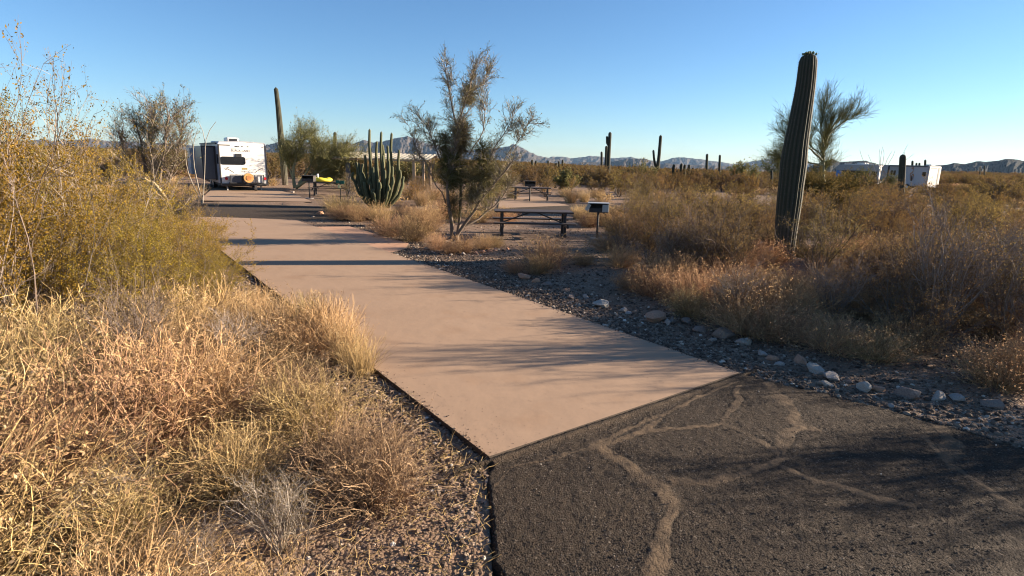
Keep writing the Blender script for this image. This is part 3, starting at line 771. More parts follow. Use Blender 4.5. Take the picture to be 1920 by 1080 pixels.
saguaro([(1689, 372), (1691, 330), (1693, 289)], 48, .26, 'stubby thick saguaro standing in front of the long white camper', ribs=16, taper=.9)
for i, (x, yt, Y) in enumerate(((991, 307, 95), (998, 299, 85), (1005, 301, 90), (1028, 301, 100), (1043, 305, 88), (1048, 302, 92), (1055, 299, 96))):
    saguaro([(x, 345), (x, yt)], Y, .2, 'slim distant saguaro on the skyline above the far picnic table', group='slim distant saguaros above the far picnic table', ribs=10)
for i, (x, yt, Y) in enumerate(((1711, 301, 85), (1718.5, 305, 90), (1724, 305, 88), (1735, 299, 86))):
    saguaro([(x, 345), (x, yt)], Y, .17, 'slim saguaro tip rising behind the roof of the long white camper', group='saguaro tips behind the long white camper', ribs=10)
for i, (x, yt, Y) in enumerate(((1760, 314, 160), (1838, 312, 180), (1846, 310, 170), (700, 290, 150), (775, 288, 140), (560, 292, 120))):
    saguaro([(x, 338), (x, yt)], Y, .2, 'tiny far saguaro standing in the distant scrub', group='tiny far saguaros', ribs=8)

def pipes(name, label, bpx, Y, stems, r, group=None, mat=None):
    base = P(*bpx, Y); z = ground_z(base.x, base.y); o = Vector((base.x, base.y, z))
    e = empty(name, label, 'cactus', o, 0, group)
    rg = np.random.default_rng(int(bpx[0]))
    for i, (tx, ty, q) in enumerate(stems):
        top = P(tx, ty, Y) - o; yo = q
        hx = top.x; hz = top.z; b0 = Vector((hx * .30, yo * .35, -.05))
        k = min(.55, hz * .3)
        pp = [b0, Vector((hx * .52, yo * .55, k * .5)), Vector((hx * .80, yo * .85, k * 1.4)), Vector((hx * .97, yo, k * 2.6)), Vector((hx + rg.normal(0, .05), yo, hz * .8)), Vector((hx, yo, hz))]
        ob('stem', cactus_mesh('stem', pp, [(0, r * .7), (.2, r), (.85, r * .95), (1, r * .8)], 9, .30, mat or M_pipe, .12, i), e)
    return e
pipes('organ_pipe_cactus', 'large organ pipe cactus of many upright stems beside the loop road', (710, 388), 25.4,
      [(693, 241, 0), (716, 246, -.1), (734, 248, .05), (704, 264, .25), (689, 265, .3), (729, 272, -.25), (748, 280, .05), (668, 303, .0), (676, 305, -.25), (684, 306, -.35), (739, 311, -.35), (744, 309, .3), (751, 318, -.1), (698, 300, -.4), (709, 292, -.42), (722, 290, -.4), (713, 270, .4), (672, 315, .35), (700, 330, -.55), (727, 318, -.55), (664, 322, -.15), (741, 330, -.5), (681, 322, -.5), (690, 340, -.62), (716, 335, -.66), (733, 345, -.6), (747, 335, .2), (668, 330, .2), (756, 340, 0), (709, 352, -.75), (686, 290, -.15), (697, 318, .45), (723, 305, .2), (733, 300, -.45), (706, 312, -.6), (719, 340, -.72), (759, 330, -.25)], .062)
pipes('organ_pipe_cactus', 'small cluster of dark upright cactus stems in the middle of the right scrub', (1284, 352), 62,
      [(1264, 308, 0), (1271, 319, .2), (1278, 306, 0), (1286, 308, .3), (1291, 308, -.2), (1300, 314, 0)], .16, mat=M_sag)

# ------------------------------------------------------------------ rocks
def rock_mesh(seed, m, sub=2):
    import bmesh
    rg = np.random.default_rng(seed); bm = bmesh.new(); bmesh.ops.create_icosphere(bm, subdivisions=sub, radius=1)
    pl = [(nrm(rg.normal(0, 1, 3)), rg.uniform(.42, .72)) for _ in range(10)]
    sx = rg.uniform(.8, 1.25); sy = rg.uniform(.65, 1.0); sz = rg.uniform(.5, .75)
    for v in bm.verts:
        p = np.array(v.co)
        for n_, d in pl:
            q = p @ n_
            if q > d: p = p - n_ * (q - d) * .92
        p = p * np.array([sx, sy, sz]) + rg.normal(0, .02, 3); v.co = p
    me = bpy.data.meshes.new('rock'); bm.to_mesh(me); bm.free(); me.materials.append(m); return me
RK = {(s, c): rock_mesh(s * 7 + c, M_rock[c]) for s in range(4) for c in range(5)}
CN = ['grey', 'brown', 'dark', 'pale', 'orange']
GR = 'rocks lining the right side of the pad'
def rock(px, py, wpx, c, label, group=None, Z=None):
    if group == GR: px += rnd.uniform(-9, 9); py += rnd.uniform(-7, 6); wpx *= rnd.uniform(.65, 1.2)
    g = G(px, py, -.02); d = g.length; r = wpx * g.y / F / 2
    r *= 1.25 if wpx > 15 else 1.1
    o = ob('rock', RK[(rnd.randrange(4), c)], None, (g.x, g.y, ground_z(g.x, g.y) + r * .2), rnd.uniform(0, 6.28), r)
    o.rotation_euler = (rnd.uniform(-.2, .2), rnd.uniform(-.2, .2), rnd.uniform(0, 6.28))
    return tag(o, label, 'rock', group)
rock(985, 527, 26, 1, 'reddish brown flat rock at the far end of the border row', GR)
rock(1010, 534, 24, 4, 'orange brown rock second from the far end of the border row', GR)
rock(1133, 572, 34, 3, 'pale flat slab of rock in the border row halfway along the pad', GR)
rock(1228, 601, 38, 1, 'blocky rock with an orange sunlit face in the border row', GR)
rock(1352, 632, 44, 2, 'large dark grey boulder in the border row under the low shrubs', GR)
rock(1528, 698, 30, 3, 'rounded whitish rock near the asphalt corner', GR)
rock(1448, 672, 30, 1, 'wedge shaped brown rock between two grey ones near the pad corner', GR)
rock(1492, 684, 36, 1, 'squat brown rock left of the rounded whitish rock', GR)
for i, (x, y, w_, c) in enumerate([(1035, 541, 20, 2), (1055, 549, 22, 1), (1078, 556, 24, 2), (1100, 562, 22, 0), (1160, 578, 24, 0), (1185, 592, 22, 0), (1207, 594, 16, 3), (1262, 606, 28, 2), (1290, 612, 34, 2), (1318, 622, 26, 2), (1378, 644, 30, 0), (1405, 652, 20, 3), (1420, 660, 26, 0), (1560, 712, 34, 0), (1590, 720, 24, 2), (1622, 727, 32, 3), (1650, 735, 26, 1), (1700, 738, 40, 2), (1752, 744, 40, 0), (1800, 750, 30, 0), (1870, 765, 52, 2), (1330, 642, 22, 0), (1245, 613, 18, 0), (1120, 580, 16, 3), (1470, 688, 20, 0), (1545, 728, 20, 3), (1680, 757, 24, 0)]):
    rock(x, y, w_, c, CN[c] + ' rock among the jumble bordering the gravel right of the pad', GR)
GT = 'rocks ringing the tree'
for i, (x, y, w_, c) in enumerate([(905, 474, 12, 4), (918, 474, 14, 4), (930, 472, 12, 1), (943, 470, 15, 4), (952, 466, 12, 4), (893, 476, 10, 1), (870, 478, 12, 0), (845, 478, 10, 0), (800, 466, 12, 3)]):
    rock(x, y, w_, c, 'small ' + CN[c] + ' rock in the ring around the foot of the tall tree', GT)
o = rock(597, 401, 17, 4, 'upright orange block of stone at the corner of the loop road'); o.scale.z *= 1.5
rock(588, 406, 14, 2, 'dark rock leaning against the orange block of stone')
rock(607, 406, 10, 2, 'small dark rock right of the orange block of stone')
rock(1512, 478, 20, 2, 'dark rock on the ground just right of the foot of the big saguaro')
rock(1128, 452, 26, 0, 'flat grey rock at the foot of the near grill')
rock(500, 604, 26, 4, 'orange rock in the straw left of the pad')
rock(489, 612, 20, 1, 'brown rock beside the orange rock in the straw')
rock(1700, 640, 24, 0, 'grey rock in the shade below the dark twiggy bush')
for i, (x, y) in enumerate([(505, 873), (525, 880), (478, 868), (540, 872), (515, 890)]):
    rock(x, y, 18, 3, 'whitish stone showing through the dry brush left of the pad', 'whitish stones in the dry brush')

# gravel: instances of little stones --------------------------------------
def scatter_nodes(name, kind, objs=None, mat_=None):
    ng = bpy.data.node_groups.new(name, 'GeometryNodeTree')
    ng.interface.new_socket('Geometry', in_out='INPUT', socket_type='NodeSocketGeometry')
    ng.interface.new_socket('Geometry', in_out='OUTPUT', socket_type='NodeSocketGeometry')
    N = ng.nodes.new; Lk = ng.links.new
    gi = N('NodeGroupInput'); go = N('NodeGroupOutput'); ip = N('GeometryNodeInstanceOnPoints')
    Lk(gi.outputs[0], ip.inputs['Points'])
    def attr(nm, ty):
        a = N('GeometryNodeInputNamedAttribute'); a.data_type = ty; a.inputs[0].default_value = nm; return a.outputs[0]
    Lk(attr('scl', 'FLOAT_VECTOR'), ip.inputs['Scale'])
    e2r = N('FunctionNodeEulerToRotation'); Lk(attr('rot', 'FLOAT_VECTOR'), e2r.inputs[0]); Lk(e2r.outputs[0], ip.inputs['Rotation'])
    if kind == 'stone':
        ico = N('GeometryNodeMeshIcoSphere'); ico.inputs['Radius'].default_value = 1; ico.inputs['Subdivisions'].default_value = 1
        sm = N('GeometryNodeSetMaterial'); sm.inputs['Material'].default_value = mat_
        Lk(ico.outputs[0], sm.inputs[0]); Lk(sm.outputs[0], ip.inputs['Instance'])
    else:
        j = N('GeometryNodeJoinGeometry')
        for o in objs:
            oi = N('GeometryNodeObjectInfo'); oi.inputs['Object'].default_value = o; oi.inputs['As Instance'].default_value = True
            Lk(oi.outputs['Geometry'], j.inputs[0])
        Lk(j.outputs[0], ip.inputs['Instance']); ip.inputs['Pick Instance'].default_value = True
        Lk(attr('idx', 'INT'), ip.inputs['Instance Index'])
    Lk(ip.outputs[0], go.inputs[0]); return ng
def scatter(name, label, pts, scl, rot, ng, idx=None):
    me = bpy.data.meshes.new(name); me.vertices.add(len(pts)); me.vertices.foreach_set('co', np.asarray(pts, np.float32).ravel())
    for nm, a in (('scl', scl), ('rot', rot)):
        at = me.attributes.new(nm, 'FLOAT_VECTOR', 'POINT'); at.data.foreach_set('vector', np.asarray(a, np.float32).ravel())
    if idx is not None:
        at = me.attributes.new('idx', 'INT', 'POINT'); at.data.foreach_set('value', np.asarray(idx, np.int32))
    o = ob(name, me); md = o.modifiers.new('scatter', 'NODES'); md.node_group = ng
    return tag(o, label, kind='stuff')
rg = np.random.default_rng(11)
def stones(n, xf, smin, smax, name, label, keep, power=3.0):
    x, y = xf(n); k = keep(x, y); x, y = x[k], y[k]; m = len(x)
    s = smin + (smax - smin) * rg.random(m) ** power
    z = ground_h(x, y) + s * .15
    scl = np.stack([s * rg.uniform(.7, 1.3, m), s * rg.uniform(.6, 1.1, m), s * rg.uniform(.4, .8, m)], -1)
    rot = np.stack([rg.uniform(-.5, .5, m), rg.uniform(-.5, .5, m), rg.uniform(0, 6.28, m)], -1)
    return np.stack([x, y, z], -1), scl, rot
def off_slab(x, y): return ~(poly_in(x, y, PAD) | poly_in(x, y, EXT) | poly_in(x, y, ROAD) | poly_in(x, y, APRON))
# right border strip, left strip, clearing round the table
def xf1(n):
    s_ = rg.uniform(-3.5, 15, n); t_ = rg.exponential(.9, n); q = np.array([PB.x, PB.y]) + np.outer(s_, [e1.x, e1.y]) - np.outer(t_, [nl.x, nl.y]); return q[:, 0], q[:, 1]
def xf2(n):
    s_ = rg.uniform(-2.5, 8, n); t_ = rg.exponential(.8, n); q = np.array([PA.x, PA.y]) + np.outer(s_, [e1.x, e1.y]) + np.outer(t_, [nl.x, nl.y]); return q[:, 0], q[:, 1]
def xf3(n):
    a = rg.uniform(-42, 42, n); r = 5 + 20 * rg.random(n); return r * np.sin(np.radians(a)), r * np.cos(np.radians(a))
ngs = scatter_nodes('stone_scatter', 'stone', mat_=M_gravel)
al = [stones(42000, xf1, .005, .034, '', '', off_slab, 5), stones(16000, xf2, .005, .026, '', '', off_slab, 4), stones(26000, xf3, .008, .04, '', '', off_slab, 5)]
scatter('gravel', 'loose grey and tan gravel beside the pad and round the shrubs', *[np.concatenate([a[i] for a in al]) for i in range(3)], ngs)
# crumbs on the asphalt
rgA = np.random.default_rng(44); M_agg = None
ta = NT('asphalt_aggregate'); ra = ta.n('ShaderNodeObjectInfo').outputs['Random']
ta.bsdf(ta.ramp(ra, [(0, (.024, .017, .012)), (.5, (.058, .042, .029)), (.9, (.10, .075, .053)), (1, (.24, .195, .15))]), .85, None, 0, .25)
m = 34000; a_ = rgA.uniform(-8, 45, m); rr_ = 2.3 + 3.6 * rgA.random(m) ** 1.3; x = rr_ * np.sin(np.radians(a_)); y = rr_ * np.cos(np.radians(a_))
dc = np.full(m, 9.)
for pts, wd in cracks: dc = np.minimum(dc, seg_dist(x, y, [tuple(G(*p)[:2]) for p in pts]) / wd)
k = poly_in(x, y, APRON) & (seg_dist(x, y, APRON, True) > .04) & (dc > .9); x, y = x[k], y[k]; m = len(x)
s = .0020 + .0042 * rgA.random(m) ** 2.5
z = -.02 + .02 * (fbm(x * 1.5, y * 1.5) - .47) + .012 * (fbm(x * 14, y * 14) - .47) + .008 * (fbm(x * 45, y * 45, 2) - .4) + np.clip(1 + pad_s(x, y) / .12, 0, 1) * .019
scatter('asphalt_aggregate', 'coarse dark stone grain standing proud of the worn asphalt', np.stack([x, y, z], -1), np.stack([s, s, s * .7], -1), rgA.uniform(0, 6, (m, 3)), scatter_nodes('aggregate_scatter', 'stone', mat_=ta.m))
m = 900; x = rg.uniform(-.1, 5, m); y = rg.uniform(2.3, 5.6, m); k = poly_in(x, y, APRON); x, y = x[k], y[k]; m = len(x)
s = .002 + .006 * rg.random(m) ** 4
scatter('loose_grit', 'small pale grit scattered on the asphalt', np.stack([x, y, np.full(m, -.012)], -1), np.stack([s] * 3, -1), rg.uniform(0, 6, (m, 3)), ngs)

m = 520; q = np.array([PA.x, PA.y]) + np.outer(rg.exponential(1.6, m), [e1.x, e1.y]) - np.outer(rg.random(m) ** 1.5 * PADW * np.where(rg.random(m) < .6, .12, 1), [nl.x, nl.y]); s = .001 + .0030 * rg.random(m) ** 3
m2 = 1500; sd_ = rg.random(m2) < .6; q2 = np.array([PA.x, PA.y]) + np.outer(rg.uniform(0, 9, m2), [e1.x, e1.y]) - np.outer(np.where(sd_, rg.exponential(.025, m2), PADW - rg.exponential(.03, m2)), [nl.x, nl.y])
q = np.vstack([q, q2]); s = np.concatenate([s, .002 + .008 * rg.random(m2) ** 3]); m = len(q)
scatter('pad_grit', 'tiny stones and dirt crumbs blown onto the concrete pad', np.stack([q[:, 0], q[:, 1], np.full(m, .001)], -1), np.stack([s] * 3, -1), rg.uniform(0, 6, (m, 3)), ngs)
# dry litter: twigs lying under the brush left of the pad
n = 9000; s_ = rg.uniform(-2.6, 6.5, n); t_ = .1 + rg.exponential(1.3, n); x = PA.x + s_ * e1.x + t_ * nl.x; y = PA.y + s_ * e1.y + t_ * nl.y
k = off_slab(x, y); x, y = x[k], y[k]; n = len(x)
S = np.stack([x, y, ground_h(x, y) + rg.uniform(.0, .05, n)], -1); D = rg.normal(0, 1, (n, 3)) * [1, 1, .25]
A = grow(rg, S, D, rg.uniform(.03, .16, n), 4, .35, -.03, .1)
tag(ob('dry_litter', mesh('dry_litter', *tubes(A, .0022, .0012, 3), L_straw)), 'fallen dry stalks littering the ground left of the pad', kind='stuff')

def proj(x, y, z=0):
    d = Vector((x, y, z - CH)); k = F / d.dot(FV)
    return 960 + d.dot(CR) * k, 540 - d.dot(CU) * k
def where_left(x, y):
    px, py = proj(x, y, .3)
    a = 'at the left edge of the picture' if px < 170 else ('left of the middle of the brush' if px < 400 else ('right of the middle of the brush' if px < 620 else 'beside the gravel strip'))
    b_ = 'at the bottom edge' if py > 980 else ('in the lowest part' if py > 840 else ('halfway up' if py > 700 else 'high up'))
    return b_ + ', ' + a
# ------------------------------------------------------------------ near and middle plants
# left: creosote wall
LC = 'creosote bush with grey stems and ochre leaves in the thicket left of the pad'
for (x, y, H, lab, v, w_) in [
    (-5.1, 5.35, 2.2, LC, 0, .9),
    (-5.9, 7.1, 2.15, LC, 1, .85),
    (-7.2, 7.8, 2.35, 'tall creosote bush behind the leftmost one, clear of the pale grey tree', 2, .8),
    (-5.2, 5.7, 1.95, LC, 1, .95), (-5.9, 6.6, 2.0, LC, 2, .9), (-6.9, 9.6, 1.9, LC, 0, .8), (-5.7, 8.3, 1.45, LC, 1, .9),
    (-5.15, 9.0, 1.1, 'low creosote bush arching over the left edge of the pad', 2, 1.1), (-5.6, 10.2, 1.0, 'small creosote bush beside the far left edge of the pad', 0, 1.1),
    (-8.9, 10.0, 2.0, LC, 1, .8), (-9.6, 12.6, 1.5, LC, 2, 1), (-10.8, 12.2, 1.9, LC, 0, .9), (-4.4, 6.6, 1.35, LC, 1, 1), (-5.9, 6.2, 1.8, LC, 2, .8), (-5.2, 6.0, 1.4, LC, 0, 1),
    (-7.9, 9.0, 1.8, LC, 2, .9), (-7.9, 11.6, 1.1, LC, 1, 1.1), (-7.0, 10.9, 1.0, LC, 0, 1.1), (-11.8, 14.5, 1.7, LC, 1, 1), (-4.95, 7.7, 1.2, LC, 2, 1), (-3.95, 7.3, .85, LC, 0, 1.1), (-4.5, 8.4, .75, LC, 1, 1)]:
    px_, _ = proj(x, y, 1)
    if lab == LC: lab = ('waist high' if H < 1.3 else 'shoulder high' if H < 1.75 else 'tall') + ' creosote bush, ' + ('nearest' if y < 6.7 else 'middle' if y < 9.3 else 'farthest') + ' rank of left thicket, ' + ('by the picture edge' if px_ < 160 else 'below the grey tree' if px_ < 330 else 'next to the pad')
    plant('creosote_near', x, y, H, lab, lab, v=v, wide=w_)
plant('creosote_bare', -4.95, 5.3, 3.15, 'tallest sparse creosote bush with bare twigs against the sky at the left edge', v=0, wide=.7)
plant('creosote_bare', -5.5, 7.2, 2.65, 'sparse creosote bush whose crooked twigs stand against the sky left of the grey tree', v=1, wide=.8)
plant('creosote_bare', -6.4, 7.4, 2.75, 'sparse creosote bush with forked bare tips between two others on the left', v=0, wide=.8)
for (x, y, H) in [(-3.6, 5.2, .9), (-5.6, 5.0, 1.1), (-6.8, 6.6, 1.2)]:
    plant('twiggy', x, y, H, 'bare grey twiggy bush tangled in the left thicket', 'bare grey bushes in the left thicket')
# straw brush
r2 = random.Random(5)
spots = []
s0 = -2.6
while s0 < 5.2:
    t0 = .95 if s0 < 1.0 else (.62 if s0 > 2.8 else .85)
    q = t0
    while q < 4.6:
        if not (s0 < -1.2 and q < .8): spots.append((s0 + r2.uniform(-.2, .2), q + r2.uniform(-.12, .2)))
        q += .62 + .06 * q
    s0 += .62
for (s_, t_) in spots:
    q = along(PA, s_, t_)
    if q.y < 3.6 and q.x > -.80 - (3.6 - q.y) * .12: continue
    if q.y < 1.0 or math.hypot(q.x, q.y) < 1.7 or q.x < -6.0: continue
    H = r2.uniform(.38, .55) + .11 * min(t_, 3.2)
    if q.y < 2.6: H = min(H, .72)
    lowzone = 1.2 < t_ < 2.4 and s_ < 1.2
    if lowzone: H *= .75
    zone = 'along the left edge of the pad' if t_ < .9 else ('in the thick mass below the creosote bushes' if s_ > 2 else 'in the near left corner')
    if s_ < 1.2 and r2.random() < .10: continue
    core = s_ < 1.6 and t_ < 2.6
    kd = 'bursage' if r2.random() < (.22 if core else .07) else ('twiggy' if r2.random() < .06 else 'straw')
    if core: H *= .82
    nm_ = dict(straw='golden dry brush clump ', bursage='greyish dry twiggy shrub ', twiggy='dark leafless bush ')[kd]
    lb_ = nm_ + where_left(q.x, q.y); plant(kd, q.x, q.y, H, lb_, lb_, wide=1.12)
for (s_, t_, H) in [(3.1, .10, .62), (3.6, .12, .6), (2.6, .14, .5), (2.2, .15, .45), (4.1, .15, .5)]:
    q = along(PA, s_, t_); plant('tuft', q.x, q.y, H, 'pale golden grass tuft leaning over the left edge of the pad', 'grass tufts on the pad edge')

for (s_, t_, H) in [(-1.0, 2.3, .34), (-.2, 2.0, .3), (-1.7, 2.9, .4), (.6, 2.4, .35), (-.6, 3.2, .42)]:
    q = along(PA, s_, t_); plant('twiggy', q.x, q.y, H, 'low bleached grey twigs lying open among the near left brush', 'bleached twig tangles in the near brush', v=1, wide=1.7)
# right: hand placed
def pp_(kind, px, py, H, lab, grp=None, v=None, wide=1.0):
    if 1390 < px < 1550 and py > 492: H = min(H, 2.2 * (py - 476) / (py - 312))
    g = G(px, py, -.02); return plant(kind, g.x, g.y, H, lab, grp, v=v, wide=wide)
RL = 'low dry shrub between the border rocks and the big saguaro, '
RG = 'low shrubs right of the pad'
for (px, py, H) in [(1225, 556, .50), (1290, 572, .55), (1345, 560, .55), (1400, 612, .62), (1470, 606, .60), (1440, 560, .5), (1310, 520, .5), (1385, 520, .5), (1500, 560, .45), (1250, 520, .45), (1545, 590, .45), (1180, 545, .3), (1560, 640, .35)]:
    lb_ = RL + ('nearest the rocks' if py > 585 else 'in the middle rows' if py > 530 else 'in the back row') + (' left' if px < 1320 else ' centre' if px < 1450 else ' right'); pp_('bursage', px, py, H, lb_, lb_, wide=1.25)
for (x, y, H) in [(5.5, 7.2, 1.6)]: plant('twiggy', x, y, H, 'tall bare bush whose shadow streaks across the pad', v=1, wide=.7)
for (px, py, H) in [(1296, 594, .42), (1408, 630, .5), (1462, 640, .45), (1560, 662, .42), (1640, 680, .38)]: pp_('bursage', px, py, H, 'low grey brown shrub hugging the border rocks', 'shrubs hugging the border rocks', wide=1.3)
for (px, py, H) in [(1375, 600, .7), (1560, 600, .8)]: pp_('twiggy', px, py, H, 'bare twiggy bush in front of the big saguaro, shading the border rocks', 'bare bushes shading the border rocks', 1, 1.2)
pp_('rust', 1192, 540, .32, 'small rust orange shrub behind the border rocks', None)
pp_('bursage', 1010, 515, .38, 'low grey shrub at the far end of the border rocks'); pp_('bursage', 965, 512, .3, 'smaller grey shrub at the pad edge left of the border rocks')
for (px, py, H) in [(818, 468, .42), (868, 474, .42), (905, 466, .38), (842, 476, .3), (930, 462, .3)]: pp_('bursage', px, py, H, 'dry low shrub growing round the foot of the tall tree', 'shrubs round the foot of the tall tree')
pp_('bursage', 1690, 668, .46, 'grey shrub in shade below the dark twiggy bush', None, None, 1.2)
pp_('bursage', 1865, 728, .48, 'rounded dry shrub at the right edge just above the asphalt', None, None, 1.25)
pp_('bursage', 1930, 715, .45, 'dry shrub cut by the right edge of the frame', None, None, 1.2)
CL = 'ochre creosote bush in the thicket right of the grill'
for (px, py, H, v) in [(1215, 500, 1.45, 0), (1165, 478, 1.2, 1), (1290, 492, 1.35, 3), (1275, 455, 1.5, 0), (1370, 478, 1.5, 1), (1405, 450, 1.4, 3), (1345, 440, 1.6, 0), (1185, 436, 1.5, 1), (1240, 420, 1.7, 3)]:
    pp_('creosote', px, py, H * .78, CL, 'creosote bushes right of the grill', v, 1.15)
for (px, py, H, v) in [(1400, 500, .9, 0), (1330, 470, 1.1, 1), (1250, 470, 1.2, 0)]: pp_('twiggy', px, py, H, 'leafless twiggy bush tangled among the creosote right of the grill', 'leafless bushes right of the grill', v)
pp_('twiggy', 1745, 615, 1.05, 'dark twiggy bush with long horizontal bare branches right of the big saguaro', None, 0, 1.35)
pp_('twiggy', 1880, 640, 1.3, 'upright bare bush at the right edge', None, 1, 1.1)
pp_('twiggy', 1960, 610, 1.4, 'upright bare bush cut by the right edge of the frame', None, 1, 1.1)
for (px, py, H, v) in [(1640, 560, 1.0, 2), (1750, 540, 1.25, 2), (1850, 550, 1.3, 0), (1600, 500, .8, 1), (1690, 500, 1.1, 2), (1790, 490, 1.3, 3), (1900, 500, 1.35, 2), (1940, 560, 1.3, 0)]:
    pp_('creosote', px, py, H * .70, 'brownish bush in the thicket right of the big saguaro', 'brownish bushes right of the big saguaro', v, 1.2)
for (px, py, H) in [(1590, 545, .5), (1610, 600, .45), (1800, 600, .5), (1540, 515, .4), (1570, 480, .4), (1660, 585, .5), (1640, 480, .5), (1730, 475, .5)]:
    pp_('bursage', px, py, H, 'low dry shrub in the patch right of the big saguaro', 'low shrubs right of the big saguaro', wide=1.2)
# bushes outside the frame to the right: they throw the streaks on the asphalt
for (x, y, H) in [(7.6, 4.9, 1.4), (8.8, 3.9, 1.5), (10.5, 5.6, 1.7), (9.4, 5.4, 1.5), (11.5, 3.6, 1.8)]:
    plant('creosote', x, y, H, 'creosote bush beside the asphalt beyond the right edge of the frame', 'bushes beside the asphalt beyond the frame')
for (x, y, H) in [(7.2, 6.6, 1.35)]:
    plant('twiggy', x, y, H, 'bare bush beside the asphalt beyond the right edge of the frame', 'bushes beside the asphalt beyond the frame')
r4 = random.Random(77)
for i in range(34):
    px = r4.uniform(1500, 1990); py = r4.uniform(470, 690)
    if py > 560 + (px - 1500) * .33 + 40: continue
    kd = r4.choice(['bursage', 'bursage', 'twiggy', 'creosote']); H = dict(bursage=r4.uniform(.4, .65), twiggy=r4.uniform(.7, 1.15), creosote=r4.uniform(.7, 1.1))[kd]
    if py < 500 and px < 1600: continue
    lb = dict(bursage='low dry shrub', twiggy='bare grey bush', creosote='brownish leafy bush')[kd] + (' in the tangle at the right edge' if px > 1750 else ' in the tangle right of the big saguaro')
    pp_(kd, px, py, H, lb, lb, 2 if kd == 'creosote' else None, 1.25)
for i in range(20):
    px = r4.uniform(1130, 1470); py = r4.uniform(425, 560)
    if py > 470 + (px - 1100) * .45: continue
    kd = r4.choice(['bursage', 'twiggy', 'creosote', 'bursage']); H = dict(bursage=r4.uniform(.45, .7), twiggy=r4.uniform(.8, 1.2), creosote=r4.uniform(.9, 1.3))[kd]
    if px < 1180: H *= .6
    lb = dict(bursage='low dry shrub', twiggy='bare grey bush', creosote='brownish leafy bush')[kd] + ' in the tangle between grill and big saguaro'
    pp_(kd, px, py, H, lb, lb, 2 if kd == 'creosote' else None, 1.2)
# grass tufts
pp_('tuft', 655, 405, .85, 'tall golden grass clump at the loop road corner left of the organ pipe', None, 0, 1.5)
pp_('tuft', 628, 398, .8, 'golden grass clump behind the orange stone', None, 1, 1.3)
for (px, py) in [(640, 412), (672, 414), (698, 412)]: pp_('bursage', px, py, .55, 'grey brown shrub fronting the golden grass at the loop road corner', 'shrubs fronting the golden grass', wide=1.2)
for (px, py, H) in [(770, 375, .8), (790, 385, .7), (815, 375, .8), (1135, 420, .7), (1110, 412, .6), (1150, 440, .6), (1600, 420, .9), (1680, 425, .9), (1650, 440, .8), (960, 372, .7), (1070, 380, .8), (1095, 378, .7)]:
    pp_('tuft', px, py, H, 'golden dry grass clump ' + ('between organ pipe and tree' if px < 900 else 'near the picnic tables' if px < 1300 else 'below the long camper'), 'golden grass clumps ' + ('by the tree' if px < 900 else 'near the tables' if px < 1300 else 'below the camper'), wide=1.3)
for (px, py, H) in [(770, 412, .5), (800, 416, .6), (760, 398, .5), (835, 410, .7), (1140, 470, .5), (1165, 505, .45), (1095, 500, .3)]:
    pp_('bursage', px, py, H, 'grey brown shrub ' + ('left of the tall tree' if px < 900 else 'behind the gravel near the grill'), 'grey shrubs ' + ('left of the tall tree' if px < 900 else 'near the grill'), wide=1.3)

# ------------------------------------------------------------------ middle distance fill
SITES = []     # keep-clear discs (x, y, r)
for p, r in ((G(995, 440), 2.6), (G(860, 452), 1.0), (G(1120, 447), .9), (G(1000, 376), 3.4), (G(590, 365), 2.6), (G(625, 352), 3.0), (G(735, 350), 3.5), (G(1468, 490), .9), (G(712, 388), 1.9), (G(900, 440), 1.7), (G(1500, 458), .8), (G(1060, 470), 1.6), (G(985, 480), 1.2)):
    SITES.append((p.x, p.y, r))
TRL_AX = Vector((-math.sin(R_(36.3)), math.cos(R_(36.3)), 0))
def clear(x, y, m=.3):
    if poly_in(np.array([x]), np.array([y]), PAD)[0] or -PADW - 1.2 < dist_pad(x, y) < .2 and -1 < pad_s(x, y) < 21: return False
    a = np.array([x]); b_ = np.array([y])
    if poly_in(a, b_, ROAD)[0] or seg_dist(a, b_, ROAD, True)[0] < m: return False
    if poly_in(a, b_, APRON)[0] or seg_dist(a, b_, APRON, True)[0] < 1.2: return False
    for pg in FARPADS:
        if poly_in(a, b_, pg)[0] or seg_dist(a, b_, pg, True)[0] < m: return False
    for sx, sy, r in SITES:
        if math.hypot(x - sx, y - sy) < r: return False
    # the trailer and its pad
    q = Vector((x + 16.3, y - 34.5, 0)); s_ = q.dot(TRL_AX); t_ = q.x * TRL_AX.y - q.y * TRL_AX.x
    if -12 < s_ < 9 and -3 < t_ < 3: return False
    return True
def zone(x, y):
    a = x / y
    if a < -.58: return 'beyond the left thicket'
    if a < -.42: return 'round the white trailer'
    if a < -.05: return 'between the trailer and the tall tree'
    if a < .25: return 'behind the picnic tables'
    if a < .55: return 'on the flat behind the grill'
    return 'on the flat below the long camper'
r3 = random.Random(21); placed = []
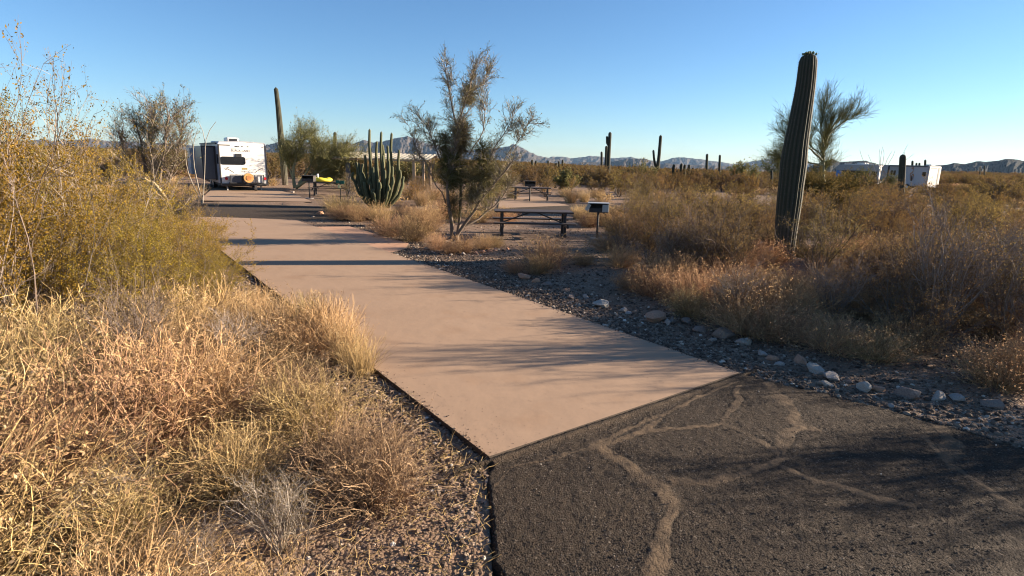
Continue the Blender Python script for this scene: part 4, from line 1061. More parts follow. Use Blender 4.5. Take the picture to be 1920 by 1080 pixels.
def tryfill(n, rmin, rmax, kinds, far=False, sep=1.0, a0=-45, a1=45):
    k = 0; tries = 0
    while k < n and tries < 40 * n:
        tries += 1
        a = R_(r3.uniform(a0, a1)); r = math.sqrt(r3.uniform(rmin ** 2, rmax ** 2)); x, y = r * math.sin(a), r * math.cos(a)
        if not clear(x, y): continue
        if dist_pad(x, y) > 0 and y < 12: continue
        if y < 11 and x > 0 and r < 11: continue
        kd = r3.choice(kinds)
        H = dict(creosote=r3.uniform(1.0, 1.75), bursage=r3.uniform(.45, .75), tuft=r3.uniform(.5, .8), twiggy=r3.uniform(.9, 1.4))[kd]
        ax = x / y
        if .54 < ax < .8 and r > 34: H *= .62
        if kd in ('creosote', 'twiggy') and -.56 < ax < -.16 and r < 40: 
            if r < 27: continue
            H *= .7
        if kd in ('creosote', 'twiggy') and -.16 <= ax < .2 and r < 34: continue
        if any((x - u) ** 2 + (y - v) ** 2 < (sep * (.5 + .4 * H)) ** 2 for u, v in placed[-400:]): continue
        placed.append((x, y)); k += 1
        cn = dict(creosote='ochre creosote bush', bursage='low dry brown shrub', tuft='golden grass clump', twiggy='bare twiggy bush')[kd]
        if far: farplant(kd, x, y, H, cn + ' ' + zone(x, y), cn + ' ' + zone(x, y))
        else: plant(kd, x, y, H, cn + ' ' + zone(x, y), cn + ' ' + zone(x, y), wide=1.2)
tryfill(60, 10, 24, ['creosote', 'bursage', 'bursage', 'tuft', 'twiggy'], False, 1.3)
tryfill(60, 24, 38, ['creosote', 'creosote', 'bursage', 'bursage', 'tuft'], False, 1.4)
tryfill(55, 15, 32, ['creosote', 'creosote', 'bursage', 'tuft'], False, .9, 14, 45)
tryfill(170, 28, 60, ['creosote', 'creosote', 'creosote', 'bursage', 'tuft'], True, 1.6)

# far scrub as one mass
protos = []
for i, me in enumerate(KF['creosote'] + KF['bursage']):
    x, y = [(30, 62), (36, 64), (-38, 60), (12, 63), (22, 61), (-5, 60)][i]
    o = ob('creosote_bush' if i < 4 else 'bursage_shrub', me, None, (x, y, ground_z(x, y)), i)
    protos.append(tag(o, ('olive bush ' if i < 4 else 'brown low shrub ') + 'on the rim of the scrub ' + zone(x, y), 'bush' if i < 4 else 'shrub', 'scrub rim plants'))
n = 15000; a = np.radians(rg.uniform(-50, 50, n)); u = rg.random(n); r = 58 * (900 / 58) ** (u ** .8)
x = r * np.sin(a); y = r * np.cos(a)
k = np.ones(n, bool)
k &= ~((np.abs(x - 50) < 18) & (np.abs(y - 71) < 9))
x, y, r = x[k], y[k], r[k]; n = len(x); idx = rg.choice(6, n, p=[.2, .2, .2, .2, .1, .1])
ax_ = x / y; sc_ = np.where((ax_ > .5) & (ax_ < .82) & (r < 84), .6, 1) * rg.uniform(.6, 1.15, n) * np.clip(1 + (r - 100) / 700, 1, 1.6)
scatter('desert_scrub', 'endless olive and brown desert scrub out to the hills', np.stack([x, y, ground_h(x, y) - .05], -1),
        np.stack([sc_ * rg.uniform(1, 1.7, n), sc_ * rg.uniform(1, 1.7, n), sc_], -1), np.stack([np.zeros(n), np.zeros(n), rg.uniform(0, 6.28, n)], -1), scatter_nodes('scrub_scatter', 'obj', protos), idx)

# ------------------------------------------------------------------ trees
def arr(pts, o, m=9, jit=0, rg=None):
    p = np.array([tuple(q - o) for q in pts]); s = np.concatenate([[0], np.cumsum(np.linalg.norm(np.diff(p, axis=0), axis=1))]); u = np.linspace(0, s[-1], m)
    r = np.stack([np.interp(u, s, p[:, i]) for i in range(3)], -1)
    for _ in range(1): r[1:-1] = (r[:-2] + 2 * r[1:-1] + r[2:]) / 4
    return r
def tree(name, label, base, Y, limbs, sub, twig, bark, twigm, leaf=None, seed=0, leafm=None, group=None):
    """limbs: list of (pixel path, depth offset at the tip, r0, r1)"""
    rg = np.random.default_rng(seed)
    b0 = P(*base, Y); o = Vector((b0.x, b0.y, ground_z(b0.x, b0.y) - .03)); e = empty(name, label, 'tree', o, 0, group)
    A = []
    for path, off, r0, r1 in limbs:
        n = len(path); q = [P(px, py, Y + off * i / (n - 1)) for i, (px, py) in enumerate(path)]
        c = arr(q, o); c[1:-1] += rg.normal(0, .02, c[1:-1].shape); A.append(c)
    A = np.stack(A); r0 = np.array([l[2] for l in limbs]); r1 = np.array([l[3] for l in limbs])
    V, Fc = tubes(A, r0, r1, 9)
    tag(ob('trunk', mesh('trunk', V, Fc, bark, smooth=True), e), kind='stuff' if len(limbs) > 4 else None)
    ns, sl, sang, sup = sub; s, d, _ = spawn(rg, A, ns, .3, 1, sang, sup)
    B = grow(rg, s, d, sl * rg.uniform(.5, 1.3, ns), 7, .17, .03)
    n3, l3, a3, up3 = twig; s, d, _ = spawn(rg, B, n3, .1, 1, a3, up3); C3 = grow(rg, s, d, l3 * rg.uniform(.4, 1.2, n3), 5, .2, .03)
    s, d, _ = spawn(rg, C3, n3 * 3, .15, 1, a3, up3); C4 = grow(rg, s, d, l3 * .45 * rg.uniform(.4, 1.2, n3 * 3), 3, .2, .02)
    V, Fs = cat([tubes(B, r1.mean() * .7, .004, 4), tubes(C3, .0045, .002, 3)])
    tag(ob('limbs', mesh('limbs', V, Fs, twigm), e), kind='stuff')
    pr = [tubes(C4, .0028, .0015, 3)]
    if leaf: c, _ = pick(rg, C4, leaf[0], .2, 1, .01); pr.append(flakes(rg, c, leaf[1], 2))
    V, Fs = cat(pr); tag(ob('crown', mesh('crown', V, Fs, leafm or twigm), e), kind='stuff')
    return e, o
# the tall tree with mistletoe
Yt = 15.3
tt, oo = tree('ironwood_tree', 'tall sparse tree with dark mistletoe clumps at the right side of the pad', (855, 450), Yt, [
    ([(848, 452), (846, 425), (840, 390), (838, 350), (845, 300), (856, 250), (868, 205), (880, 160), (892, 118)], -.3, .055, .012),
    ([(856, 452), (856, 430), (862, 395), (868, 350), (864, 300), (862, 250), (850, 190), (835, 130)], .4, .05, .010),
    ([(852, 448), (872, 420), (890, 395), (900, 375), (920, 355), (945, 330), (962, 300)], -.5, .050, .015),
    ([(868, 425), (895, 410), (905, 400), (930, 385), (955, 360), (950, 330)], .5, .035, .010),
    ([(900, 380), (905, 340), (915, 300), (930, 270), (955, 240), (962, 215)], -.3, .022, .006),
    ([(945, 300), (965, 270), (990, 235), (1000, 218)], -.4, .010, .004),
    ([(842, 340), (825, 300), (810, 260), (795, 225), (775, 205)], .4, .022, .006),
    ([(872, 190), (890, 165), (912, 150), (915, 125)], .3, .012, .004),
    ([(880, 290), (905, 250), (910, 200), (895, 160)], .6, .018, .005),
    ([(836, 380), (815, 340), (800, 310), (775, 270), (768, 240)], -.5, .016, .004)],
    (340, .40, .6, .12), (3600, .26, .65, .1), M_barkbig, L_bark, (3400, .018), 3, L_palo_dark)
def mist(cx, cy, rx, ry, n, Y=Yt, dark=True):
    rg = np.random.default_rng(int(cx)); c = P(cx, cy, Y) - oo; k = Y / F
    D, az = cone_dirs(rg, n, 0, np.pi); S = np.array(c) + D * np.array([rx, rx, ry]) * k * rg.uniform(.0, .45, (n, 1))
    A = grow(rg, S, D * np.array([rx, rx, ry]), (rx + ry) / 2 * k * rg.uniform(.4, .85, n), 5, .35, -.08)
    s, d, _ = spawn(rg, A, n * 3, .1, 1, .7); B = grow(rg, s, d, rg.uniform(.05, .14, n * 3), 3, .3, -.05)
    V, Fs = cat([tubes(A, .004, .002, 3), tubes(B, .0045, .002, 3)])
    tag(ob('mistletoe_clump', mesh('mistletoe_clump', V, Fs, L_mist if dark else L_palo_dark), tt), kind='stuff')
mist(845, 318, 25, 48, 1100); mist(905, 290, 27, 40, 320); mist(880, 178, 17, 24, 320, dark=False); mist(866, 255, 26, 40, 700, dark=False); mist(884, 345, 50, 60, 480, dark=False); mist(850, 390, 26, 34, 220, dark=False); mist(915, 335, 36, 40, 700, dark=False); mist(835, 270, 22, 30, 300, dark=False)

tree('palo_verde_tree', 'palo verde with a pale crooked trunk and wispy windswept crown behind the big saguaro', (1548, 402), 26, [
    ([(1548, 402), (1544, 370), (1546, 340), (1543, 315), (1541, 290), (1545, 270), (1556, 245), (1572, 222)], .3, .10, .03),
    ([(1541, 300), (1528, 288), (1512, 275), (1495, 262), (1478, 262)], -.4, .05, .015),
    ([(1545, 275), (1540, 250), (1538, 225), (1545, 205)], .5, .04, .012),
    ([(1552, 255), (1572, 235), (1595, 222), (1608, 212)], -.3, .035, .010),
    ([(1543, 310), (1520, 305), (1490, 300), (1470, 300)], .6, .04, .012),
    ([(1546, 345), (1560, 350), (1572, 362), (1580, 378)], -.3, .035, .015),
    ([(1541, 292), (1515, 268), (1500, 245), (1490, 235)], .5, .03, .01)],
    (190, .78, .5, .16), (4200, .62, .40, .2), M_palobark, L_palo, (6000, .014), 8, L_palo)
tree('palo_verde_tree', 'wide green palo verde between the leaning saguaro and the shelter', (565, 352), 37, [
    ([(553, 352), (548, 330), (552, 305), (560, 280), (572, 258)], .3, .12, .03),
    ([(555, 352), (575, 338), (600, 322), (625, 310), (640, 305)], -.5, .12, .03),
    ([(560, 345), (580, 315), (590, 290), (595, 275)], .8, .10, .03),
    ([(585, 330), (615, 300), (630, 290), (645, 288)], -.4, .08, .02),
    ([(550, 335), (540, 310), (540, 290)], .4, .08, .02),
    ([(565, 340), (600, 340), (630, 330), (655, 325)], .6, .08, .02)],
    (330, 1.3, .6, .12), (5200, .75, .5, .15), M_palobark, L_palo, (16000, .032), 12, L_palo)
tree('ironwood_tree', 'pale grey bushy tree standing left of the white trailer', (285, 392), 19.5, [
    ([(285, 392), (275, 350), (268, 300), (262, 255), (255, 230)], .3, .07, .02),
    ([(288, 392), (298, 350), (305, 300), (310, 250), (318, 215)], -.4, .06, .02),
    ([(286, 392), (285, 340), (285, 290), (283, 240), (285, 212)], .5, .06, .02),
    ([(290, 392), (315, 350), (330, 300), (338, 265), (342, 235)], .5, .05, .015),
    ([(282, 390), (255, 350), (240, 310), (228, 270), (222, 245)], -.5, .05, .015)],
    (190, .8, .5, .12), (2400, .42, .5, .1), M_barkbig, L_bark, (5200, .026), 15, L_palo_dark)
tree('palo_verde_tree', 'dark round leafy bush tree below the crooked pale trunk', (1520, 410), 25, [
    ([(1520, 410), (1510, 385), (1500, 360), (1492, 345)], .3, .06, .02), ([(1522, 410), (1530, 380), (1540, 355), (1548, 345)], -.4, .06, .02),
    ([(1525, 410), (1550, 390), (1570, 365), (1590, 352)], .4, .06, .02), ([(1520, 410), (1520, 380), (1518, 350)], .8, .06, .02)],
    (160, .7, .7, .1), (2200, .45, .6, .1), M_barkbig, L_mist, (14000, .022), 18, L_far)
tree('palo_verde_tree', 'leafy green palo verde in front of the long camper', (1625, 372), 52, [
    ([(1625, 372), (1610, 350), (1590, 335)], .3, .10, .03), ([(1626, 372), (1630, 350), (1625, 332)], -.4, .10, .03),
    ([(1628, 372), (1650, 355), (1670, 342)], .4, .10, .03), ([(1620, 372), (1600, 362), (1580, 350)], .8, .1, .02)],
    (170, .8, .7, .05), (2200, .5, .6, .05), M_palobark, L_palo, (7000, .04), 28, L_palo)
for i, (px, py, Y, h_, lb) in enumerate([(1455, 335, 70, 42, 'rounded tree in the haze left of the big saguaro'), (1390, 340, 60, 26, 'low pale green tree on the skyline left of the big saguaro'), (1200, 345, 62, 30, 'low pale green tree on the skyline above the grill'), (1060, 350, 48, 22, 'low green tree left of the grill on the skyline'), (770, 345, 48, 40, 'sparse tree behind the shelter')]):
    k = h_
    tree('palo_verde_tree', lb, (px, py + 15), Y, [([(px, py + 15), (px - k * .3, py - k * .2), (px - k * .5, py - k * .55)], .4, .09, .03), ([(px, py + 15), (px + k * .1, py - k * .3), (px + k * .05, py - k * .8)], -.4, .09, .03), ([(px, py + 15), (px + k * .5, py - k * .1), (px + k * .8, py - k * .45)], .5, .09, .03)],
         (100, .022 * k * Y / 40, .6, .1), (1100, .012 * k * Y / 40, .6, .1), M_palobark, L_palo, (2500, .08), 30 + i, L_palo)

# ocotillo wands
def ocotillo(label, base, Y, wands, r, group=None):
    b0 = P(*base, Y); o = Vector((b0.x, b0.y, ground_z(b0.x, b0.y))); e = empty('ocotillo', label, 'desert plant', o, 0, group)
    for wd in wands:
        A = arr([Vector((b0.x, b0.y, o.z))] + [P(*p, Y) for p in wd], o)[None]
        ob('stem', mesh('stem', *tubes(A, r, r * .5, 5), M_ocot, smooth=True), e)
ocotillo('ocotillo with a forked grey wand rising above the left corner of the trailer', (380, 385), 25, [[(384, 320), (385, 250), (377, 235), (371, 226)], [(384, 320), (385, 250), (395, 240), (405, 228)], [(362, 310), (362, 260), (355, 250)], [(363, 310), (362, 256), (370, 247)], [(350, 320), (345, 260)]], .022)
ocotillo('large ocotillo with many curving wands behind the long camper', (1655, 350), 80, [[(1617, 300), (1612, 281)], [(1632, 300), (1628, 290)], [(1650, 300), (1655, 275)], [(1648, 300), (1649, 280)], [(1655, 300), (1660, 287), (1656, 280)], [(1660, 305), (1668, 290), (1672, 284)], [(1665, 305), (1675, 295), (1678, 283)]], .035)
ocotillo('thin ocotillo behind the stubby saguaro', (1690, 350), 80, [[(1685, 305), (1697, 280), (1702, 271)], [(1690, 305), (1706, 295), (1713, 289)], [(1695, 300), (1696, 285)]], .035)

# dead cactus skeleton in the left thicket
b0 = G(322, 420); o = Vector((b0.x * .85, b0.y * .85, 0)); Ys = o.y; e = empty('cactus_skeleton', 'pale bent dead cactus skeleton arching out of the left thicket', 'dead cactus', o)
for pts, r0, r1 in [([(326, 408), (318, 385), (305, 362), (290, 345), (272, 335), (256, 338)], .05, .035), ([(300, 362), (285, 350), (270, 352), (262, 362)], .035, .02), ([(322, 400), (300, 372), (280, 360), (262, 348)], .03, .02), ([(290, 345), (276, 342), (262, 346), (250, 352)], .03, .014), ([(318, 385), (300, 378), (285, 384)], .025, .01)]:
    A = arr([P(a, b_, Ys) for a, b_ in pts], o, 14)[None]; A[0, 1:-1] += np.random.default_rng(2).normal(0, .012, A[0, 1:-1].shape)
    ob('rib', mesh('rib', *tubes(A, r0, r1, 7), M_skel, smooth=True), e)
A = arr([Vector((o.x, o.y, -.05)), P(326, 408, Ys)], o, 5)[None]; ob('rib', mesh('rib', *tubes(A, .05, .045, 7), M_skel, smooth=True), e)

# ------------------------------------------------------------------ picnic tables
def table(label, p, rz, L=2.25):
    e = empty('picnic_table', label, 'picnic table', (p.x, p.y, ground_z(p.x, p.y)), rz)
    for i in range(4):
        y = -.30 + i * .20; MB().box(-L / 2, L / 2, y - .094, y + .094, .72, .765, .008).build('plank', M_tabletop, e)
    for sy in (-1, 1):
        bn = MB().box(-L / 2 - .02, L / 2 + .02, sy * .72 - .125, sy * .72 + .125, .43, .47, .008).build('bench', M_tabletop, e)
    for sx in (-1, 1):
        x = sx * L * .40; b = MB()
        for sy in (-1, 1):
            b.beam((x, sy * .22, .719), (x, sy * .26, .0), .075, .075)
            b.beam((x, sy * .26, .36), (x, sy * .83, .36), .05, .06)
            b.beam((x, sy * .72, .43), (x, sy * .72, .33), .05, .05)
        b.beam((x, -.38, .695), (x, .38, .695), .05, .05); b.beam((x, -.3, .03), (x, .3, .03), .1, .05)
        b.build('leg_frame', M_black, e)
        MB().beam((x, 0, .39), (sx * .12, 0, .70), .035, .035).build('brace', M_black, e)
    return e
p1 = (G(938, 441) + G(1058, 442)) / 2; p1 = Vector((p1.x, p1.y + .15, 0))
table('black framed picnic table on the gravel beyond the tall tree, nearest the pad', p1, R_(4), 2.35)
p2 = G(1000, 376); table('dark picnic table farther off on its pink pad behind the second grill', Vector((p2.x - .1, p2.y + .6, 0)), R_(-6), 2.3)
p3 = G(622, 366); table('weathered picnic table half hidden by grass with a yellow float on it', Vector((p3.x, p3.y, 0)), R_(8), 2.2)

# grills
def grill(label, p, rz, s=1.0, lid=True):
    e = empty('pedestal_grill', label, 'grill', (p.x, p.y, ground_z(p.x, p.y)), rz, sc=s)
    MB().cyl((0, 0, -.1), (0, 0, .80), .033, 10).build('post', M_grill, e, True)
    b = MB(); b.box(-.27, .27, -.19, .19, .80, .815); b.box(-.27, .27, .175, .19, .815, 1.05); b.box(-.27, -.255, -.19, .174, .816, 1.05); b.box(.255, .27, -.19, .174, .816, 1.05); b.box(-.254, .254, -.19, -.175, .816, .93)
    b.build('firebox', M_grill, e)
    MB().box(-.32, .30, -.22, .22, 1.053, 1.075, .005).build('grate_cover', M_steel if lid else M_grill, e)
    if lid:
        MB().beam((-.36, -.195, .86), (-.27, -.195, 1.03), .012, .10).build('side_flap', M_steel, e)
        MB().box(.10, .285, -.215, -.196, .82, 1.03, .003).build('ash_panel', M_steel, e)
        MB().beam((.12, -.21, .80), (.22, -.21, .74), .015, .015).build('handle', M_black, e)
    MB().cyl((0, 0, -.04), (0, 0, .035), .2, 14).build('footing', M_conc, e)
    return e
grill('near pedestal grill with bare metal flaps on a thin post beside the picnic table', G(1119, 447), R_(-6))
grill('dark pedestal grill in front of the farther picnic table', G(993, 377), 0, 1.08, False)
grill('dark pedestal grill standing left of the yellow float beyond the loop road', G(581, 371), 0, 1.1, False)

# yellow float on the third table, site sign
e = empty('inflatable_float', 'bright yellow inflatable draped on the picnic table by the left grill', 'inflatable', (p3.x - .55, p3.y - .1, ground_z(p3.x, p3.y) + .766), R_(8))
th = np.linspace(0, 2 * np.pi, 15); V = []; rg = np.random.default_rng(9)
n = 26; m_ = 12
for i in range(n):
    a = i / n * 2 * math.pi
    for j in range(m_):
        b_ = j / m_ * 2 * math.pi; R1, r1 = .30, .12 + .02 * math.sin(3 * a)
        V.append(((R1 + r1 * math.cos(b_)) * math.cos(a) * 1.5, (R1 + r1 * math.cos(b_)) * math.sin(a) * .8, r1 * .85 + r1 * .85 * math.sin(b_)))
Fc = [(i * m_ + j, i * m_ + (j + 1) % m_, ((i + 1) % n) * m_ + (j + 1) % m_, ((i + 1) % n) * m_ + j) for i in range(n) for j in range(m_)]
b = MB(); b.add(V, Fc); b.build('ring', M_yellow, e, True)
MB().cyl((-.15, 0, .1), (-.15, 0, .42), .07, 12, .05).build('bottle_shape', M_white, e, True)
q = G(639, 377); e = empty('site_sign', 'small green campsite sign on a thin post with a yellow card below', 'sign', (q.x, q.y, ground_z(q.x, q.y)), R_(10))
MB().box(-.02, .02, -.02, .02, -.1, .98).build('post', M_black, e)
MB().box(-.20, -.015, -.045, -.022, .88, 1.04, .004).build('panel', M_green, e); MB().box(.015, .20, -.045, -.022, .86, 1.02, .004).build('panel', M_green, e)
MB().box(-.11, .0, -.045, -.024, .66, .82, .003).build('card', M_paper, e)

# shelter ------------------------------------------------------------------
Yr = 38; c0 = P(640, 297, Yr); c1 = P(813, 301, Yr); q = Vector(((c0.x + c1.x) / 2, Yr, 0))
e = empty('picnic_shelter', 'open picnic shelter with a low cream corrugated roof behind the organ pipe cactus', 'shelter', (q.x, q.y, ground_z(q.x, q.y)))
Wd = (c1 - c0).length / 2; n = 168; V = []; Fc = []
rows = [(-1.9, 2.10), (0, 2.28), (1.9, 2.46)]
for (yy, zz) in rows:
    for i in range(n + 1):
        x = -Wd + 2 * Wd * i / n; V.append((x, yy, zz + .013 * math.sin(i / 8 * 2 * math.pi)))
k0 = len(V)
for (yy, zz) in rows:
    for i in range(n + 1):
        x = -Wd + 2 * Wd * i / n; V.append((x, yy, zz - .012 + .013 * math.sin(i / 8 * 2 * math.pi)))
for r in range(2):
    for i in range(n):
        a = r * (n + 1) + i; Fc.append((a, a + 1, a + n + 2, a + n + 1)); Fc.append((k0 + a, k0 + a + n + 1, k0 + a + n + 2, k0 + a + 1))
for i in range(n): Fc.append((i, k0 + i, k0 + i + 1, i + 1))
me = bpy.data.meshes.new('roof'); me.from_pydata(V, [], Fc); me.materials.append(M_roofw); me.polygons.foreach_set('use_smooth', [True] * len(me.polygons)); ob('roof', me, e)
MB().box(-Wd, Wd, -1.86, -1.78, 1.98, 2.05).build('fascia', M_wood, e)
MB().box(-Wd, Wd, 1.74, 1.82, 2.24, 2.38).build('beam', M_wood, e)
for x, y, w_, mm in [(-Wd + .9, -1.7, .26, M_darkfg), (Wd - 1.0, -1.7, .16, M_wood), (Wd - .4, -1.7, .16, M_wood), (-Wd + .5, 1.7, .16, M_wood), (Wd - .5, 1.7, .16, M_wood)]:
    MB().box(x - w_ / 2, x + w_ / 2, y - .08, y + .08, -.05, 1.98 if y < 0 else 2.24).build('post', mm, e)
MB().box(Wd - 1.0, Wd - .4, -1.66, -1.6, 1.0, 1.1).build('rail', M_wood, e)

# ------------------------------------------------------------------ white travel trailer
def text_mesh(s, size, m, name, parent, loc, rot, ext=.002, shear=0.0, sx=1.0):
    cu = bpy.data.curves.new(name, 'FONT'); cu.body = s; cu.size = size; cu.extrude = ext; cu.shear = shear; cu.align_x = 'LEFT'
    o = bpy.data.objects.new(name, cu); COL.objects.link(o); bpy.context.view_layer.update()
    me = bpy.data.meshes.new_from_object(o.evaluated_get(bpy.context.evaluated_depsgraph_get())); bpy.data.objects.remove(o)
    me.materials.clear(); me.materials.append(m)
    t = ob(name, me, parent, loc); t.rotation_euler = rot; t.scale = (sx, 1, 1); return t
def wheel(parent, x, y, z, r=.36, w_=.22, axis='x', name='wheel'):
    d = Vector((w_ / 2, 0, 0)) if axis == 'x' else Vector((0, w_ / 2, 0)); c = Vector((x, y, z))
    b = MB(); b.cyl(c - d, c + d, r, 24); wobj = b.build(name, M_rubber, parent, False)
    MB().cyl(c - d * 1.04, c + d * 1.04, r * .58, 16).build('rim', M_rim, wobj); return wobj
# local frame: rear face at y=0, u to the right = +x, length along +y
qr = G(503, 357); HEAD = R_(35)
TW, TH, TL, TZ = 2.55, 2.32, 7.6, .42
org = Vector((qr.x, qr.y, 0)) - Vector((math.cos(HEAD), math.sin(HEAD), 0)) * TW
tr = empty('travel_trailer', 'white travel trailer parked with its rear to us, grey side wall and open slide out', 'trailer', (org.x, org.y, 0), HEAD)
prof = [(0, 0), (0, TH - .10), (.08, TH), (TW * .5, TH + .05), (TW - .08, TH), (TW, TH - .10), (TW, 0)]
MB().poly([(x, z + TZ) for x, z in prof], 0, TL).build('body', M_white, tr)
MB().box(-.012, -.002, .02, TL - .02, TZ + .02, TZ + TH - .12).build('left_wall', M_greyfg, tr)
MB().box(-.03, .05, -.03, .05, TZ, TZ + TH - .1, .01).build('corner_trim', M_trim, tr); MB().box(TW - .05, TW + .03, -.03, .05, TZ, TZ + TH - .1, .01).build('corner_trim', M_trim, tr)
MB().poly([(x, z + TZ) for x, z in [(-.02, TH - .13), (.07, TH + .01), (TW * .5, TH + .065), (TW - .07, TH + .01), (TW + .02, TH - .13), (TW + .02, TH - .08), (TW - .06, TH + .05), (TW * .5, TH + .11), (.06, TH + .05), (-.02, TH - .08)]], -.025, .04).build('roof_trim', M_greyfg, tr)
so = MB().box(-.75, -.013, 1.0, 4.2, TZ + .18, TZ + TH - .22, .02).build('slide_out', M_darkfg, tr)
MB().box(-.77, -.72, .97, 1.05, TZ + .16, TZ + TH - .20).build('slide_trim', M_trim, so); MB().box(-.72, -.03, .975, .996, TZ + TH - .27, TZ + TH - .20).build('slide_trim', M_trim, so); MB().box(-.12, -.03, .97, .996, TZ + .16, TZ + TH - .28).build('slide_trim', M_trim, so)
s2 = MB().box(-.95, -.013, 5.0, 6.6, TZ + .35, TZ + TH - .35, .02).build('slide_out', M_greyfg, tr)
MB().box(-.025, -.012, .25, .75, TZ + 1.1, TZ + 1.65).build('side_window', M_glass, tr)
# rear window with rounded corners
wp = []
for cx_, cz_, a0 in ((1.26, 1.40, 0), (.19, 1.40, 90), (.19, 1.20, 180), (1.26, 1.20, 270)):
    for k in range(5): a = R_(a0 + k * 22.5); wp.append((cx_ + .13 * math.cos(a), cz_ + .13 * math.sin(a) + TZ))
wn = MB().poly(wp, -.02, -.002).build('rear_window', M_glass, tr)
MB().box(.86, 1.20, -.05, -.022, TZ + 1.50, TZ + 1.70, .01).build('rear_camera', M_trim, tr)
MB().box(.05, .62, -.015, -.002, TZ + 2.15, TZ + 2.20).build('top_vent', M_trim, tr)
for u, v_ in ((.95, 2.12), (1.27, 2.12), (1.58, 2.12), (2.38, 2.12)): MB().box(u - .03, u + .03, -.02, -.002, TZ + v_ - .02, TZ + v_ + .02).build('marker_light', M_trim, tr)
MB().box(.9, 1.12, -.03, -.002, TZ + 2.09, TZ + 2.13).build('top_lamp', M_trim, tr)
text_mesh('BLACK LABEL', .17, M_decal, 'lettering', tr, (.64, -.004, TZ + 1.82), (R_(90), 0, 0), .002, .15, 1.02)
MB().box(.66, .96, -.006, -.002, TZ + 1.955, TZ + 1.985).build('lettering_bar', M_decal, tr)
for sg, u0 in ((1, .22), (-1, 2.36)):
    b = MB(); 
    for (a, c) in [((0, .86), (.12, .88)), ((.12, .88), (.20, .82)), ((.20, .82), (.34, .74)), ((.34, .74), (.50, .62)), ((.05, .80), (.16, .78)), ((.16, .92), (.26, .90))]:
        b.beam((u0 + sg * a[0], -.006, TZ + a[1]), (u0 + sg * c[0], -.006, TZ + c[1]), .006, .028)
    b.build('hook_decal', M_decal, tr)
MB().box(1.18, 1.46, -.012, -.002, TZ + .80, TZ + .90).build('badge', mat_plain('tan_badge', (.30, .22, .08), .5), tr)
for k in range(4): MB().box(1.15 + k * .11, 1.19 + k * .11, -.008, -.002, TZ + .66, TZ + .70).build('rivet_mark', M_decal, tr)
# bumper rack, spare wheel, lamps
rk = MB(); rk.box(.42, 2.27, -.42, -.36, TZ + .02, TZ + .07); rk.box(.42, 2.27, -.42, -.36, TZ + .48, TZ + .52)
for u in (.42, 1.1, 1.75, 2.23): rk.box(u, u + .04, -.421, -.359, TZ + .071, TZ + .479)
rk.box(.42, .46, -.36, 0, TZ + .02, TZ + .06); rk.box(2.23, 2.27, -.36, 0, TZ + .02, TZ + .06)
rk.build('rack', M_trim, tr)
MB().box(.48, 1.10, -.34, -.05, TZ + .05, TZ + .46, .02).build('storage_box', M_darkfg, tr); MB().box(1.14, 1.72, -.34, -.05, TZ + .05, TZ + .46, .02).build('storage_box', M_greyfg, tr)
MB().box(1.94, 2.20, -.34, -.05, TZ + .05, TZ + .46, .02).build('storage_box', mat_plain('light_panel', (.5, .51, .5), .5), tr)
sw = MB().cyl((1.40, -.62, TZ + .34), (1.40, -.44, TZ + .34), .27, 24).build('spare_wheel', M_orange, tr)
MB().cyl((1.40, -.64, TZ + .34), (1.40, -.621, TZ + .34), .14, 16).build('hub_mark', M_decal2, sw)
for u in (.30, 2.40): MB().cyl((u, -.03, TZ + .28), (u, -.002, TZ + .28), .085, 14).build('tail_light', M_red, tr)
MB().box(-.02, TW + .02, -.12, -.03, TZ - .12, TZ - .0, .01).build('bumper', M_trim, tr)
MB().box(.1, TW - .1, .0, TL, TZ - .16, TZ - .002).build('chassis', M_trim, tr)
for sx in (.13, TW - .13):
    for yy in (3.4, 4.3): wheel(tr, sx, yy, .34, .34)
for sx in (.35, 2.2): MB().beam((sx, .3, TZ - .1), (sx, .15, .0), .07, .05).build('stabiliser_jack', M_steel, tr)
wheel(tr, 1.75, -.50, .17, .16, .12, 'x', 'cargo_wheel')
ac = MB().box(.72, 1.42, 1.6, 2.7, TZ + TH + .03, TZ + TH + .33, .06).build('air_conditioner', M_white, tr); MB().box(.86, 1.30, 1.585, 1.598, TZ + TH + .07, TZ + TH + .25).build('intake_grille', M_trim, ac)
MB().box(1.70, 2.15, 1.6, 2.1, TZ + TH + .02, TZ + TH + .12, .03).build('roof_vent', M_white, tr); MB().box(.1, .5, 3, 3.5, TZ + TH + .0, TZ + TH + .1, .03).build('roof_vent', M_white, tr)
MB().cyl((2.02, .8, TZ + TH), (2.02, .8, TZ + TH + .10), .04, 8).build('vent_pipe', M_white, tr); MB().cyl((1.18, .1, TZ + TH), (1.18, .1, TZ + TH + .14), .02, 8).build('antenna', M_trim, tr)
MB().beam((-.06, .3, TZ + TH - .05), (-.06, TL - .4, TZ + TH - .05), .09, .09).build('awning', M_trim, tr)
MB().box(0, .16, 0, .16, 0, .06).build('wheel_chock', M_conc, None, loc=tuple(G(545, 361)[:2]) + (0,)); o = bpy.data.objects['wheel_chock']; tag(o, 'pale block lying on the pink pad right of the trailer', 'block')

